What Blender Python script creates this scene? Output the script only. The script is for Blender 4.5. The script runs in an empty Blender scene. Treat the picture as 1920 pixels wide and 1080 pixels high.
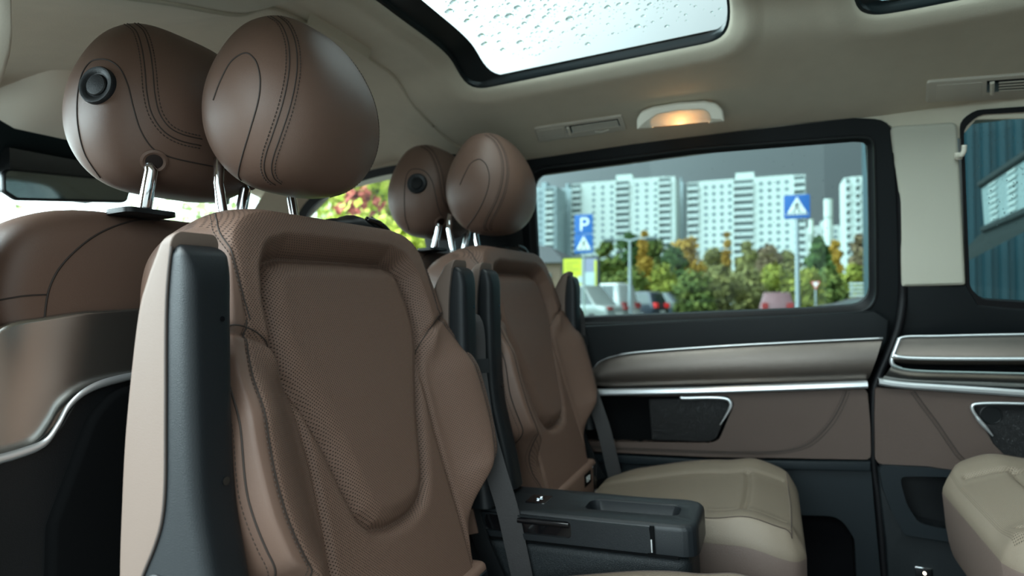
import bpy, bmesh, math, random
import numpy as np
from mathutils import Vector, Matrix
from mathutils.bvhtree import BVHTree
random.seed(7); np.random.seed(7)
SC = bpy.context.scene
COL = SC.collection

# ------------------------------------------------------------------ camera
FPX = 1149.0
CAM = np.array([0.0, 0.0, 0.80])
_X = np.array([2710., 163, 1149]); _X /= np.linalg.norm(_X)
_Y = np.array([488., -8, -1149]); _Y -= _X * _X.dot(_Y); _Y /= np.linalg.norm(_Y)
_Z = np.cross(_X, _Y)
RM = np.array([_X, _Y, _Z])
cd = bpy.data.cameras.new('camera'); cam = bpy.data.objects.new('camera', cd); COL.objects.link(cam)
cd.sensor_width = 36.0; cd.lens = 36.0 * FPX / 1920.0
cd.clip_start = 0.02; cd.clip_end = 2000
m4 = Matrix.Identity(4)
for i in range(3):
    for j in range(3): m4[i][j] = RM[i][j]
    m4[i][3] = CAM[i]
cam.matrix_world = m4
SC.camera = cam
cd.dof.use_dof = True; cd.dof.focus_distance = 0.78; cd.dof.aperture_fstop = 4.0

# ------------------------------------------------------------------ world, exposure
SC.view_settings.view_transform = 'Standard'; SC.view_settings.look = 'None'
SC.view_settings.gamma = 1.0; SC.view_settings.use_curve_mapping = False
SC.view_settings.exposure = 0.48
SC.cycles.use_denoising = True
SC.cycles.max_bounces = 10; SC.cycles.diffuse_bounces = 5; SC.cycles.glossy_bounces = 4
SC.cycles.transmission_bounces = 8; SC.cycles.transparent_max_bounces = 16
SC.cycles.caustics_reflective = False; SC.cycles.caustics_refractive = False
SC.cycles.sample_clamp_indirect = 4.0
SC.cycles.use_light_tree = True

W = bpy.data.worlds.new('overcast'); SC.world = W; W.use_nodes = True
nt = W.node_tree; nt.nodes.clear()
def wn(t, **k):
    n = nt.nodes.new(t)
    for a, b in k.items(): setattr(n, a, b)
    return n
wo = wn('ShaderNodeOutputWorld'); wb = wn('ShaderNodeBackground'); tc = wn('ShaderNodeTexCoord')
sx = wn('ShaderNodeSeparateXYZ'); nt.links.new(tc.outputs['Generated'], sx.inputs[0])
cr = wn('ShaderNodeValToRGB'); e = cr.color_ramp
# overcast dome: brighter towards the zenith, dim ground below the horizon
e.elements[0].position = 0.0; e.elements[0].color = (.05, .055, .05, 1)
e.elements[1].position = 1.0; e.elements[1].color = (.92, 1.0, .99, 1)
for p, c in ((.49, (.10, .11, .10, 1)), (.505, (.40, .50, .52, 1)), (.62, (.46, .58, .61, 1)), (.75, (.66, .80, .82, 1))):
    q = e.elements.new(p); q.color = c
ma = wn('ShaderNodeMath', operation='MULTIPLY_ADD'); ma.inputs[1].default_value = .5; ma.inputs[2].default_value = .5
nt.links.new(sx.outputs[2], ma.inputs[0]); nt.links.new(ma.outputs[0], cr.inputs[0])
# the cloud is darker on the far side (+Y) and bright behind the open door and ahead of the windscreen
wy = wn('ShaderNodeMapRange'); wy.inputs[1].default_value = -1; wy.inputs[2].default_value = 1
wy.inputs[3].default_value = 10.5; wy.inputs[4].default_value = .95
nt.links.new(sx.outputs[1], wy.inputs[0])
wx = wn('ShaderNodeMapRange'); wx.inputs[1].default_value = -1; wx.inputs[2].default_value = -.3
wx.inputs[3].default_value = 2.6; wx.inputs[4].default_value = 1.0
nt.links.new(sx.outputs[0], wx.inputs[0])
cl = wn('ShaderNodeTexNoise'); cl.inputs['Scale'].default_value = 2.2; cl.inputs['Detail'].default_value = 5
nt.links.new(tc.outputs['Generated'], cl.inputs['Vector'])
cm = wn('ShaderNodeMapRange'); cm.inputs[1].default_value = .3; cm.inputs[2].default_value = .7
cm.inputs[3].default_value = .9; cm.inputs[4].default_value = 1.1
nt.links.new(cl.outputs[0], cm.inputs[0])
m1 = wn('ShaderNodeMath', operation='MULTIPLY'); m2 = wn('ShaderNodeMath', operation='MULTIPLY'); m3 = wn('ShaderNodeMath', operation='MULTIPLY')
nt.links.new(wy.outputs[0], m1.inputs[0]); nt.links.new(wx.outputs[0], m1.inputs[1])
nt.links.new(m1.outputs[0], m2.inputs[0]); nt.links.new(cm.outputs[0], m2.inputs[1])
wz = wn('ShaderNodeMapRange'); wz.inputs[1].default_value = -.45; wz.inputs[2].default_value = .5
wz.inputs[3].default_value = 1.0; wz.inputs[4].default_value = .22; nt.links.new(sx.outputs[0], wz.inputs[0])  # sky dimmed towards +X, standing in for unseen neighbours that block light
nt.links.new(wz.outputs[0], m3.inputs[1]); nt.links.new(m2.outputs[0], m3.inputs[0])
nt.links.new(cr.outputs[0], wb.inputs[0]); nt.links.new(m3.outputs[0], wb.inputs[1])
nt.links.new(wb.outputs[0], wo.inputs[0])

# ------------------------------------------------------------------ helpers
def ray(px, py):
    d = RM @ np.array([px - 960.0, -(py - 540.0), -FPX]); return d / np.linalg.norm(d)
def on(px, py, p0, n):
    d = ray(px, py); n = np.array(n, float); return CAM + (n.dot(np.array(p0, float) - CAM) / n.dot(d)) * d
def onY(px, py, y): return on(px, py, (0, y, 0), (0, 1, 0))
def onX(px, py, x): return on(px, py, (x, 0, 0), (1, 0, 0))
def onZ(px, py, z): return on(px, py, (0, 0, z), (0, 0, 1))

class MB:
    def __init__(s): s.v = []; s.f = []; s.m = []; s.uv = None
    def add(s, vs, fs, mi=0):
        b = len(s.v); s.v += [tuple(float(c) for c in p) for p in vs]
        for i, f in enumerate(fs):
            s.f.append([b + k for k in f]); s.m.append(mi if isinstance(mi, int) else mi[i])
        return s
    def box(s, lo, hi, mi=0):
        x0, y0, z0 = lo; x1, y1, z1 = hi
        s.add([(x0,y0,z0),(x1,y0,z0),(x1,y1,z0),(x0,y1,z0),(x0,y0,z1),(x1,y0,z1),(x1,y1,z1),(x0,y1,z1)],
              [(0,3,2,1),(4,5,6,7),(0,1,5,4),(1,2,6,5),(2,3,7,6),(3,0,4,7)], mi); return s
    def rings(s, rings, closed=True, cap0=False, cap1=False, mi=0):
        n = len(rings[0]); vs = [p for r in rings for p in r]; fs = []
        for i in range(len(rings) - 1):
            for j in range(n if closed else n - 1):
                k = (j + 1) % n
                fs.append((i*n+j, i*n+k, (i+1)*n+k, (i+1)*n+j))
        if cap0: fs.append(tuple(range(n))[::-1])
        if cap1: fs.append(tuple((len(rings)-1)*n + j for j in range(n)))
        s.add(vs, fs, mi); return s
    def tube(s, path, r, n=8, caps=True, mi=0, flat=None):
        P = [Vector([float(c) for c in p]) for p in path]; rings = []
        up = None
        for i, p in enumerate(P):
            t = (P[min(i+1, len(P)-1)] - P[max(i-1, 0)])
            if t.length < 1e-9: t = Vector((0,0,1))
            t.normalize()
            if up is None:
                a = Vector((0,0,1)) if abs(t.z) < .9 else Vector((1,0,0))
                up = (a - t * a.dot(t)).normalized()
            else:
                up = up - t * up.dot(t)
                up = up.normalized() if up.length > 1e-6 else t.orthogonal().normalized()
            sd = t.cross(up); rr = r[i] if isinstance(r, (list, tuple)) else r
            rings.append([p + up * (rr*math.cos(2*math.pi*k/n)) + sd * (rr*math.sin(2*math.pi*k/n)) for k in range(n)])
        s.rings(rings, True, caps, caps, mi); return s
    def strip(s, path, width_dir, w, t):      # webbing: path of points, width direction vector(s), half width, thickness
        P = [Vector([float(c) for c in p]) for p in path]; rings = []
        for i, p in enumerate(P):
            tg = (P[min(i+1, len(P)-1)] - P[max(i-1, 0)]).normalized()
            wd = width_dir[i] if isinstance(width_dir, list) else width_dir
            wd = Vector(wd); wd = (wd - tg * wd.dot(tg)).normalized(); nn = tg.cross(wd)
            rings.append([p + wd*w + nn*t, p - wd*w + nn*t, p - wd*w - nn*t, p + wd*w - nn*t])
        s.rings(rings, True, True, True); return s
    def build(s, name, mats, parent=None, smooth=True, sharp=40, merge=0, loc=None, off=None):
        me = bpy.data.meshes.new(name)
        me.from_pydata(s.v, [], s.f); me.validate(clean_customdata=False)
        if not isinstance(mats, (list, tuple)): mats = [mats]
        for m in mats: me.materials.append(m)
        if len(mats) > 1 and len(me.polygons) == len(s.m): me.polygons.foreach_set('material_index', s.m)
        bm = bmesh.new(); bm.from_mesh(me)
        if merge: bmesh.ops.remove_doubles(bm, verts=bm.verts, dist=merge)
        ng = [f for f in bm.faces if len(f.verts) > 4]
        if ng: bmesh.ops.triangulate(bm, faces=ng, ngon_method='BEAUTY')
        bmesh.ops.recalc_face_normals(bm, faces=bm.faces); bm.to_mesh(me); bm.free()
        if smooth:
            me.polygons.foreach_set('use_smooth', [True]*len(me.polygons))
            if sharp: me.set_sharp_from_angle(angle=math.radians(sharp))
        if s.uv is not None:
            uvl = me.uv_layers.new(name='UVMap')
            vi = np.zeros(len(me.loops), dtype=np.int32); me.loops.foreach_get('vertex_index', vi)
            co = np.zeros(len(me.vertices)*3); me.vertices.foreach_get('co', co); co = co.reshape(-1, 3)
            uv = s.uv(co)[vi]; uvl.data.foreach_set('uv', uv.astype(np.float32).ravel())
        o = bpy.data.objects.new(name, me); COL.objects.link(o)
        if parent is not None:
            o.parent = parent
            o.matrix_parent_inverse = parent.matrix_basis.inverted() if off is None else Matrix.Identity(4)
        if loc is not None: o.location = loc
        return o

def tag(o, label=None, cat=None, group=None, kind=None):
    if label: o['label'] = label
    if cat: o['category'] = cat
    if group: o['group'] = group
    if kind: o['kind'] = kind
    return o
def empty(name, loc=(0,0,0)):
    o = bpy.data.objects.new(name, None); COL.objects.link(o); o.location = loc; o.empty_display_size = .1
    return o
def kids(o): return [c for c in bpy.data.objects if c.parent == o]
def copy_tree(o, parent=None, delta=None):
    c = o.copy(); COL.objects.link(c)
    if parent is not None:
        pi = o.matrix_parent_inverse.copy(); c.parent = parent; c.matrix_parent_inverse = pi
    for ch in kids(o): copy_tree(ch, c)
    return c

def smooth01(x): x = np.clip(x, 0, 1); return x*x*(3-2*x)
def catmull(pts, n=8, closed=False):
    P = [np.array(p, float) for p in pts]; out = []; N = len(P)
    rng = range(N if closed else N-1)
    for i in rng:
        if closed: a,b,c,d = P[(i-1)%N],P[i],P[(i+1)%N],P[(i+2)%N]
        else: a,b,c,d = P[max(i-1,0)],P[i],P[i+1],P[min(i+2,N-1)]
        for k in range(n):
            t = k/n
            out.append(.5*((2*b)+(-a+c)*t+(2*a-5*b+4*c-d)*t*t+(-a+3*b-3*c+d)*t**3))
    if not closed: out.append(P[-1])
    return out
def resample(path, n, closed=False):
    P = np.array([np.array(p, float) for p in path])
    if closed: P = np.vstack([P, P[:1]])
    L = np.concatenate([[0], np.cumsum(np.linalg.norm(np.diff(P, axis=0), axis=1))])
    t = np.linspace(0, L[-1], n + 1)[:-1] if closed else np.linspace(0, L[-1], n)
    return [np.array([np.interp(x, L, P[:, k]) for k in range(P.shape[1])]) for x in t]
def roundpoly(pts, rad, seg=6):              # any dimension; rad scalar or list
    P = [np.array(p, float) for p in pts]; N = len(P); out = []
    for i in range(N):
        a, b, c = P[i-1], P[i], P[(i+1)%N]; r = rad[i] if isinstance(rad, (list, tuple)) else rad
        u = a-b; v = c-b; lu = np.linalg.norm(u); lv = np.linalg.norm(v); u = u/lu; v = v/lv
        ang = math.acos(max(-1, min(1, float(u.dot(v)))))
        if r <= 0 or ang > 3.1: out.append(b); continue
        t = min(r/math.tan(ang/2), lu*.49, lv*.49)
        p0 = b+u*t; p1 = b+v*t
        for k in range(seg+1):
            s_ = k/seg; out.append((1-s_)**2*p0 + 2*s_*(1-s_)*b + s_**2*p1)
    return out
def offset2(path, d):                        # inset a closed 2D polygon by d (positive = inward)
    P = np.array(path); N = len(P)
    area = .5*np.sum(P[:,0]*np.roll(P[:,1],-1)-np.roll(P[:,0],-1)*P[:,1]); sgn = 1 if area > 0 else -1
    out = []
    for i in range(N):
        e1 = P[i]-P[i-1]; e2 = P[(i+1)%N]-P[i]
        n1 = np.array([-e1[1], e1[0]])*sgn; n2 = np.array([-e2[1], e2[0]])*sgn
        n1 /= np.linalg.norm(n1)+1e-12; n2 /= np.linalg.norm(n2)+1e-12
        n = n1+n2; l = np.linalg.norm(n); n = n/l if l > 1e-6 else n1
        k = 1/max(.5, float(n.dot(n1))); out.append(P[i]+n*d*k)
    return out
def slab(mb, outline3, nrm, thick, bevel=.003, seg=3, back=True, mi=0):
    """outline3: closed loop of 3D points on a plane; the body runs from the plane backwards by thick, its visible face (towards nrm) has rounded edges"""
    n = np.array(nrm, float); n /= np.linalg.norm(n)
    a = np.cross(n, (0,0,1.)); 
    if np.linalg.norm(a) < 1e-3: a = np.cross(n, (0,1.,0))
    a /= np.linalg.norm(a); b = np.cross(n, a)
    P3 = np.array([np.array(p, float) for p in outline3]); o = P3[0]
    P2 = np.stack([(P3-o)@a, (P3-o)@b], 1)
    def lift(p2, h): return [o + a*p[0] + b*p[1] + n*h for p in p2]
    rings = [lift(P2, -thick), lift(P2, -bevel)]
    for k in range(1, seg+1):
        t = math.pi/2*k/seg
        rings.append(lift(offset2(P2, bevel*(1-math.cos(t))), -bevel+bevel*math.sin(t)))
    mb.rings(rings, True, back, True, mi); return mb
def ringplate(mb, outer, inner, nrm, thick, n=160, lip=.0):
    """a flat plate with a hole: loops of 3D points, resampled to the same count and aligned by angle"""
    A = [np.array(p, float) for p in resample(outer, n, True)]; B = [np.array(p, float) for p in resample(inner, n, True)]
    nn = np.array(nrm, float); nn /= np.linalg.norm(nn)
    bm = bmesh.new(); ed = []
    for L_ in (A, B):
        vs_ = [bm.verts.new(p) for p in L_]
        for i in range(len(vs_)): ed.append(bm.edges.new((vs_[i], vs_[(i+1) % len(vs_)])))
    bmesh.ops.triangle_fill(bm, use_beauty=True, use_dissolve=False, edges=ed, normal=nn)
    bm.verts.index_update()
    mb.add([tuple(v.co) for v in bm.verts], [[v.index for v in f.verts] for f in bm.faces]); bm.free()
    mb.rings([A, [p-nn*thick for p in A]]); mb.rings([B, [p-nn*thick for p in B]])
    return mb

def sdist(P, poly):
    """signed distance (positive inside) of points P (n,2) to a closed polygon"""
    poly = np.array(poly); A = poly; B = np.roll(poly, -1, axis=0)
    d = np.full(len(P), 1e9); inside = np.zeros(len(P), bool)
    for a, b in zip(A, B):
        e_ = b-a; L = e_.dot(e_)+1e-18
        t = np.clip(((P-a)@e_)/L, 0, 1); q = a+t[:,None]*e_
        d = np.minimum(d, np.linalg.norm(P-q, axis=1))
        c = ((a[1] > P[:,1]) != (b[1] > P[:,1])) & (P[:,0] < (b[0]-a[0])*(P[:,1]-a[1])/((b[1]-a[1])+1e-18)+a[0])
        inside ^= c
    return np.where(inside, d, -d)
def ldist(P, line):
    line = np.array(line); d = np.full(len(P), 1e9)
    for a, b in zip(line[:-1], line[1:]):
        e_ = b-a; t = np.clip(((P-a)@e_)/(e_.dot(e_)+1e-18), 0, 1); q = a+t[:,None]*e_
        d = np.minimum(d, np.linalg.norm(P-q, axis=1))
    return d
def dashes(mb, path, r=.0006, dash=.0036, gap=.0018, lift=None):
    P = np.array(path); L = np.concatenate([[0], np.cumsum(np.linalg.norm(np.diff(P, axis=0), axis=1))])
    t = 0
    while t+dash < L[-1]:
        a = np.array([np.interp(t, L, P[:,k]) for k in range(3)]); b = np.array([np.interp(t+dash, L, P[:,k]) for k in range(3)])
        m = (a+b)/2
        mb.tube([a, m, b], [r*.6, r, r*.6], 4)
        t += dash+gap
    return mb
def onto(obj, pts, direction, lift=0.0):
    """project points along a direction onto a mesh surface (local coords), lifted off it"""
    bm = bmesh.new(); bm.from_mesh(obj.data); T = BVHTree.FromBMesh(bm); bm.free()
    d = Vector(direction).normalized(); out = []
    for p in pts:
        h = T.ray_cast(Vector([float(c) for c in p]) - d*1.0, d)
        if h[0] is not None: out.append(np.array(h[0] - d*lift))
    return out

def camhit(obj, pix, lift=0.0):
    bm = bmesh.new(); bm.from_mesh(obj.data); T = BVHTree.FromBMesh(bm); bm.free(); out = []; nr = []
    for px, py in pix:
        d = Vector(ray(px, py)); h = T.ray_cast(Vector(CAM), d)
        if h[0] is not None: out.append(np.array(h[0]-d*lift)); nr.append(np.array(h[1]))
    return out, nr

# ------------------------------------------------------------------ materials
def mat(name, color, rough=.5, metal=0.0, spec=.5, bump=0.0, bscale=200.0, var=0.0, vscale=8.0, coat=0.0, sheen=0.0, kind='noise', emit=None, estr=0.0, aniso=None):
    m = bpy.data.materials.new(name); m.use_nodes = True; t = m.node_tree; b = t.nodes['Principled BSDF']
    b.inputs['Base Color'].default_value = (*color, 1); b.inputs['Roughness'].default_value = rough
    b.inputs['Metallic'].default_value = metal; b.inputs['Specular IOR Level'].default_value = spec
    b.inputs['Coat Weight'].default_value = coat; b.inputs['Sheen Weight'].default_value = sheen
    tcn = t.nodes.new('ShaderNodeTexCoord')
    if bump:
        if kind == 'voronoi':
            n = t.nodes.new('ShaderNodeTexVoronoi'); n.feature = 'DISTANCE_TO_EDGE'; out = n.outputs['Distance']
        else:
            n = t.nodes.new('ShaderNodeTexNoise'); n.inputs['Detail'].default_value = 3; out = n.outputs[0]
        n.inputs['Scale'].default_value = bscale
        if aniso:
            mp = t.nodes.new('ShaderNodeMapping'); mp.inputs['Scale'].default_value = aniso
            t.links.new(tcn.outputs['Object'], mp.inputs[0]); t.links.new(mp.outputs[0], n.inputs['Vector'])
        else: t.links.new(tcn.outputs['Object'], n.inputs['Vector'])
        bp = t.nodes.new('ShaderNodeBump'); bp.inputs['Strength'].default_value = bump; bp.inputs['Distance'].default_value = .001
        if kind == 'voronoi':
            mr = t.nodes.new('ShaderNodeMapRange'); mr.inputs[2].default_value = .25; t.links.new(out, mr.inputs[0]); out = mr.outputs[0]
        t.links.new(out, bp.inputs['Height']); t.links.new(bp.outputs[0], b.inputs['Normal'])
    if var:
        n2 = t.nodes.new('ShaderNodeTexNoise'); n2.inputs['Scale'].default_value = vscale; n2.inputs['Detail'].default_value = 4
        t.links.new(tcn.outputs['Object'], n2.inputs['Vector'])
        mx = t.nodes.new('ShaderNodeMix'); mx.data_type = 'RGBA'
        mx.inputs[6].default_value = (*[c*(1-var) for c in color], 1); mx.inputs[7].default_value = (*[min(1, c*(1+var)) for c in color], 1)
        t.links.new(n2.outputs[0], mx.inputs[0]); t.links.new(mx.outputs[2], b.inputs['Base Color'])
    if emit: b.inputs['Emission Color'].default_value = (*emit, 1); b.inputs['Emission Strength'].default_value = estr
    return m
def perforated(name, color, pitch=.0044, r=.155, rough=.45, grid=False, hole=.22):
    m = mat(name, color, rough, bump=.25, bscale=700, kind='voronoi', spec=.25)
    t = m.node_tree; b = t.nodes['Principled BSDF']
    uv = t.nodes.new('ShaderNodeUVMap')
    sc = t.nodes.new('ShaderNodeVectorMath'); sc.operation = 'SCALE'; sc.inputs['Scale'].default_value = 1/pitch
    t.links.new(uv.outputs[0], sc.inputs[0]); ds = []
    for o_ in ((0,0,0), (.5,.5,0)):
        ad = t.nodes.new('ShaderNodeVectorMath'); ad.operation = 'ADD'; ad.inputs[1].default_value = o_
        fr = t.nodes.new('ShaderNodeVectorMath'); fr.operation = 'FRACTION'
        sb = t.nodes.new('ShaderNodeVectorMath'); sb.operation = 'SUBTRACT'; sb.inputs[1].default_value = (.5,.5,0)
        ln = t.nodes.new('ShaderNodeVectorMath'); ln.operation = 'LENGTH'
        t.links.new(sc.outputs[0], ad.inputs[0]); t.links.new(ad.outputs[0], fr.inputs[0])
        t.links.new(fr.outputs[0], sb.inputs[0]); t.links.new(sb.outputs[0], ln.inputs[0]); ds.append(ln.outputs['Value'])
    mn = t.nodes.new('ShaderNodeMath'); mn.operation = 'MINIMUM'; t.links.new(ds[0], mn.inputs[0]); t.links.new(ds[1], mn.inputs[1])
    mr = t.nodes.new('ShaderNodeMapRange'); mr.inputs[1].default_value = r*.75; mr.inputs[2].default_value = r*1.25
    t.links.new(mn.outputs[0], mr.inputs[0])
    mx = t.nodes.new('ShaderNodeMix'); mx.data_type = 'RGBA'; mx.inputs[6].default_value = (*[c*hole for c in color], 1); mx.inputs[7].default_value = (*color, 1)
    t.links.new(mr.outputs[0], mx.inputs[0]); t.links.new(mx.outputs[2], b.inputs['Base Color'])
    old = [n for n in t.nodes if n.type == 'BUMP'][0]
    bp = t.nodes.new('ShaderNodeBump'); bp.inputs['Strength'].default_value = .6; bp.inputs['Distance'].default_value = .0012
    t.links.new(mr.outputs[0], bp.inputs['Height']); t.links.new(old.outputs[0], bp.inputs['Normal']); t.links.new(bp.outputs[0], b.inputs['Normal'])
    return m
def glassmat(name, tint, refl=.022, rough=0.0):
    m = bpy.data.materials.new(name); m.use_nodes = True; t = m.node_tree; t.nodes.clear()
    o = t.nodes.new('ShaderNodeOutputMaterial'); mx = t.nodes.new('ShaderNodeMixShader'); tr = t.nodes.new('ShaderNodeBsdfTransparent'); g = t.nodes.new('ShaderNodeBsdfGlossy')
    lwn = t.nodes.new('ShaderNodeLayerWeight'); lwn.inputs[0].default_value = .5
    pw = t.nodes.new('ShaderNodeMath'); pw.operation = 'POWER'; pw.inputs[1].default_value = 5.0; t.links.new(lwn.outputs['Facing'], pw.inputs[0])
    lw = t.nodes.new('ShaderNodeMath'); lw.operation = 'MULTIPLY_ADD'; lw.inputs[1].default_value = .7; lw.inputs[2].default_value = refl; t.links.new(pw.outputs[0], lw.inputs[0])
    tr.inputs[0].default_value = (*[c**.5 for c in tint], 1); g.inputs['Roughness'].default_value = rough; g.inputs[0].default_value = (.8,.9,.9,1)
    t.links.new(lw.outputs[0], mx.inputs[0]); t.links.new(tr.outputs[0], mx.inputs[1]); t.links.new(g.outputs[0], mx.inputs[2]); t.links.new(mx.outputs[0], o.inputs[0])
    return m
LC = (.172, .104, .078)
M = dict(
 leather=mat('taupe_leather', LC, .46, spec=.32, bump=.30, bscale=650, kind='voronoi', var=.05, vscale=6),
 leather_hr=mat('smooth_leather', (.140, .084, .063), .40, spec=.36, bump=.16, bscale=900, kind='voronoi', var=.05, vscale=5),  # darker than LC: shade on the headrest fronts put into the colour
 pad=mat('armrest_leather', (.150, .108, .088), .5, spec=.35, bump=.10, bscale=700, kind='voronoi', var=.04),
 perf=perforated('perforated_leather', LC),
 perf_top=perforated('perforated_cushion_leather', (.190, .150, .112)),
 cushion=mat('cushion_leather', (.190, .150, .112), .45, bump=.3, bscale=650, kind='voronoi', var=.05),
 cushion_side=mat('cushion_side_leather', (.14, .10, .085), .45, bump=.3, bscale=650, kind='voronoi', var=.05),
 thread=mat('thread', (.045, .030, .024), .8),
 thread_light=mat('thread_light', (.22, .17, .14), .8),
 seam=mat('seam', (.030, .020, .016), .7),
 chrome=mat('chrome', (.75, .76, .78), .08, 1.0),
 silver=mat('satin_silver', (.74, .76, .78), .30, .75, bump=.05, bscale=60),
 brushed=mat('brushed_taupe', (.140, .118, .104), .34, .85, bump=.25, bscale=40, aniso=(1, 1, 40)),
 brushed_bright=mat('brushed_metal', (.50, .49, .46), .20, .95, bump=.06, bscale=40, aniso=(1, 1, 40)),
 plastic=mat('slate_plastic', (.007, .009, .011), .42, spec=.35, bump=.3, bscale=900, var=.06),
 plastic_dark=mat('black_plastic', (.006, .007, .008), .38, spec=.3, bump=.2, bscale=900),
 plastic_grain=mat('grained_plastic', (.007, .010, .012), .5, spec=.3, bump=.35, bscale=420, kind='voronoi'),
 door_dark=mat('door_upper_plastic', (.0035, .005, .006), .55, spec=.22, bump=.25, bscale=700),
 door_low=mat('door_lower_plastic', (.009, .013, .016), .5, spec=.25, bump=.25, bscale=700),
 door_leather=mat('door_leather', (.085, .058, .048), .55, spec=.3, bump=.35, bscale=420, kind='voronoi', var=.04),
 rubber=mat('rubber', (.004, .004, .005), .5, spec=.25),
 black=mat('black_felt', (.0015, .0018, .0022), .9, spec=.12),
 gloss=mat('gloss_black', (.004, .004, .005), .12, coat=.5),
 headliner=mat('headliner_fabric', (.62, .56, .45), .9, spec=.15, bump=.4, bscale=500, var=.06, vscale=25, sheen=.1),
 trimlight=mat('light_trim_plastic', (.72, .67, .57), .55, bump=.2, bscale=500),
 pillarlight=mat('pillar_fabric', (.44, .42, .35), .85, spec=.2, bump=.3, bscale=500, var=.03),
 trimlight2=mat('vent_plastic', (.58, .53, .45), .5),
 carpet=mat('floor_carpet', (.004, .004, .005), .95, spec=.1, bump=.6, bscale=400),
 web=mat('belt_webbing', (.022, .020, .021), .55, bump=.8, bscale=500, aniso=(1, 1, 3)),
 grille=mat('speaker_mesh', (.012, .012, .013), .45, bump=.9, bscale=500, kind='voronoi'),
 ceramic=mat('glass_border', (.010, .016, .018), .30),
 bulb=mat('lamp_emitter', (1, .8, .5), .5, emit=(1.0, .62, .28), estr=42.0),
 lampwarm=mat('lamp_lens', (.62, .40, .24), .4),
 led=mat('led', (1, .9, .7), .5, emit=(1, .85, .6), estr=14.0),
 icon=mat('icon_light', (.7, .8, .85), .5, emit=(.6, .8, .9), estr=1.2),
 white=mat('white_paint', (.80, .82, .80), .5),
 tinted=glassmat('privacy_glass', (.38, .46, .46)),
 tinted_dark=glassmat('dark_privacy_glass', (.22, .29, .29)),
 clear=glassmat('clear_glass', (.86, .90, .88)),
 roofglass=glassmat('roof_glass', (.86, .93, .92)),
)
# water drops; grey tint painted in for their dark refracted edges
wm = bpy.data.materials.new('water'); wm.use_nodes = True; b = wm.node_tree.nodes['Principled BSDF']
b.inputs['Base Color'].default_value = (.50,.57,.57,1); b.inputs['Roughness'].default_value = 0; b.inputs['IOR'].default_value = 1.33; b.inputs['Transmission Weight'].default_value = 1
M['water'] = wm
# ================================================================== seats
SLOPE = .25
SN = np.array([1, 0, SLOPE]); SN /= np.linalg.norm(SN)
SU = np.array([-SLOPE, 0, 1]); SU /= np.linalg.norm(SU)
C1, C2 = .715, 1.368
def S2W(u, v, w, c=C1, p0=-.487):
    u = np.atleast_1d(u); v = np.atleast_1d(v); w = np.atleast_1d(w)
    return np.array([p0, c, .517]) + (v-.517)[:,None]*SU + w[:,None]*SN + u[:,None]*np.array([0,1.,0])
def hwfun(tab):
    t = np.array(sorted(tab)); 
    cv = np.array(catmull([tuple(r) for r in t], 10))
    return lambda v: np.interp(v, cv[:,0], cv[:,1])
def pillow(hw, v0, v1, front, back, wmid=0.0, nu=150, nv=190, to=S2W, tf=.05, tb=.07, rf=.035, rb=.05, feat=None, zone=None, pf=2.6):
    """cushion body: outline given by half width hw(v); features displace its front face"""
    aa = np.sin(np.linspace(-math.pi/2, math.pi/2, nu)) * .5 + np.linspace(-1, 1, nu) * .5
    s = np.linspace(0, 1, nv); vv = v0 + (v1-v0)*(.5-.5*np.cos(math.pi*s))*.5 + (v1-v0)*s*.5
    V = np.repeat(vv, nu); U = np.tile(aa, nv) * hw(V)
    ob = np.concatenate([np.stack([hw(vv), vv], 1), np.stack([-hw(vv), vv], 1)[::-1]])
    P = np.stack([U, V], 1); d = np.maximum(sdist(P, ob), 0)
    edge = np.zeros((nv, nu), bool); edge[0] = edge[-1] = True; edge[:,0] = edge[:,-1] = True
    d[edge.ravel()] = 0
    prof = lambda r: (1-(1-np.clip(d/r, 0, 1))**pf)**(1/pf)
    if callable(wmid): wmid = wmid(U, V)
    wf = wmid + tf*prof(rf); wb = wmid - tb*prof(rb)
    if feat is not None: wf = wf + feat(U, V, d)*np.clip(d/.02, 0, 1)
    idx = np.arange(nu*nv).reshape(nv, nu)
    mb = MB(); F = to(U, V, wf); B = to(U, V, wb)
    f1 = [(idx[i,j], idx[i,j+1], idx[i+1,j+1], idx[i+1,j]) for i in range(nv-1) for j in range(nu-1)]
    cu = U.reshape(nv, nu); cv = V.reshape(nv, nu)
    if zone is not None:
        mu = .25*(cu[:-1,:-1]+cu[1:,:-1]+cu[:-1,1:]+cu[1:,1:]).ravel(); mv = .25*(cv[:-1,:-1]+cv[1:,:-1]+cv[:-1,1:]+cv[1:,1:]).ravel()
        mi = zone(mu, mv).astype(int).tolist()
    else: mi = [0]*len(f1)
    mb.add(F, f1, mi)
    mb.add(B, [f[::-1] for f in f1], 0)
    return mb
def uvplane(co):   # metric u,v of the backrest plane
    d = co - np.array([-.487, C1, .517]); return np.stack([d[:,1], d@SU], 1)

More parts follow.
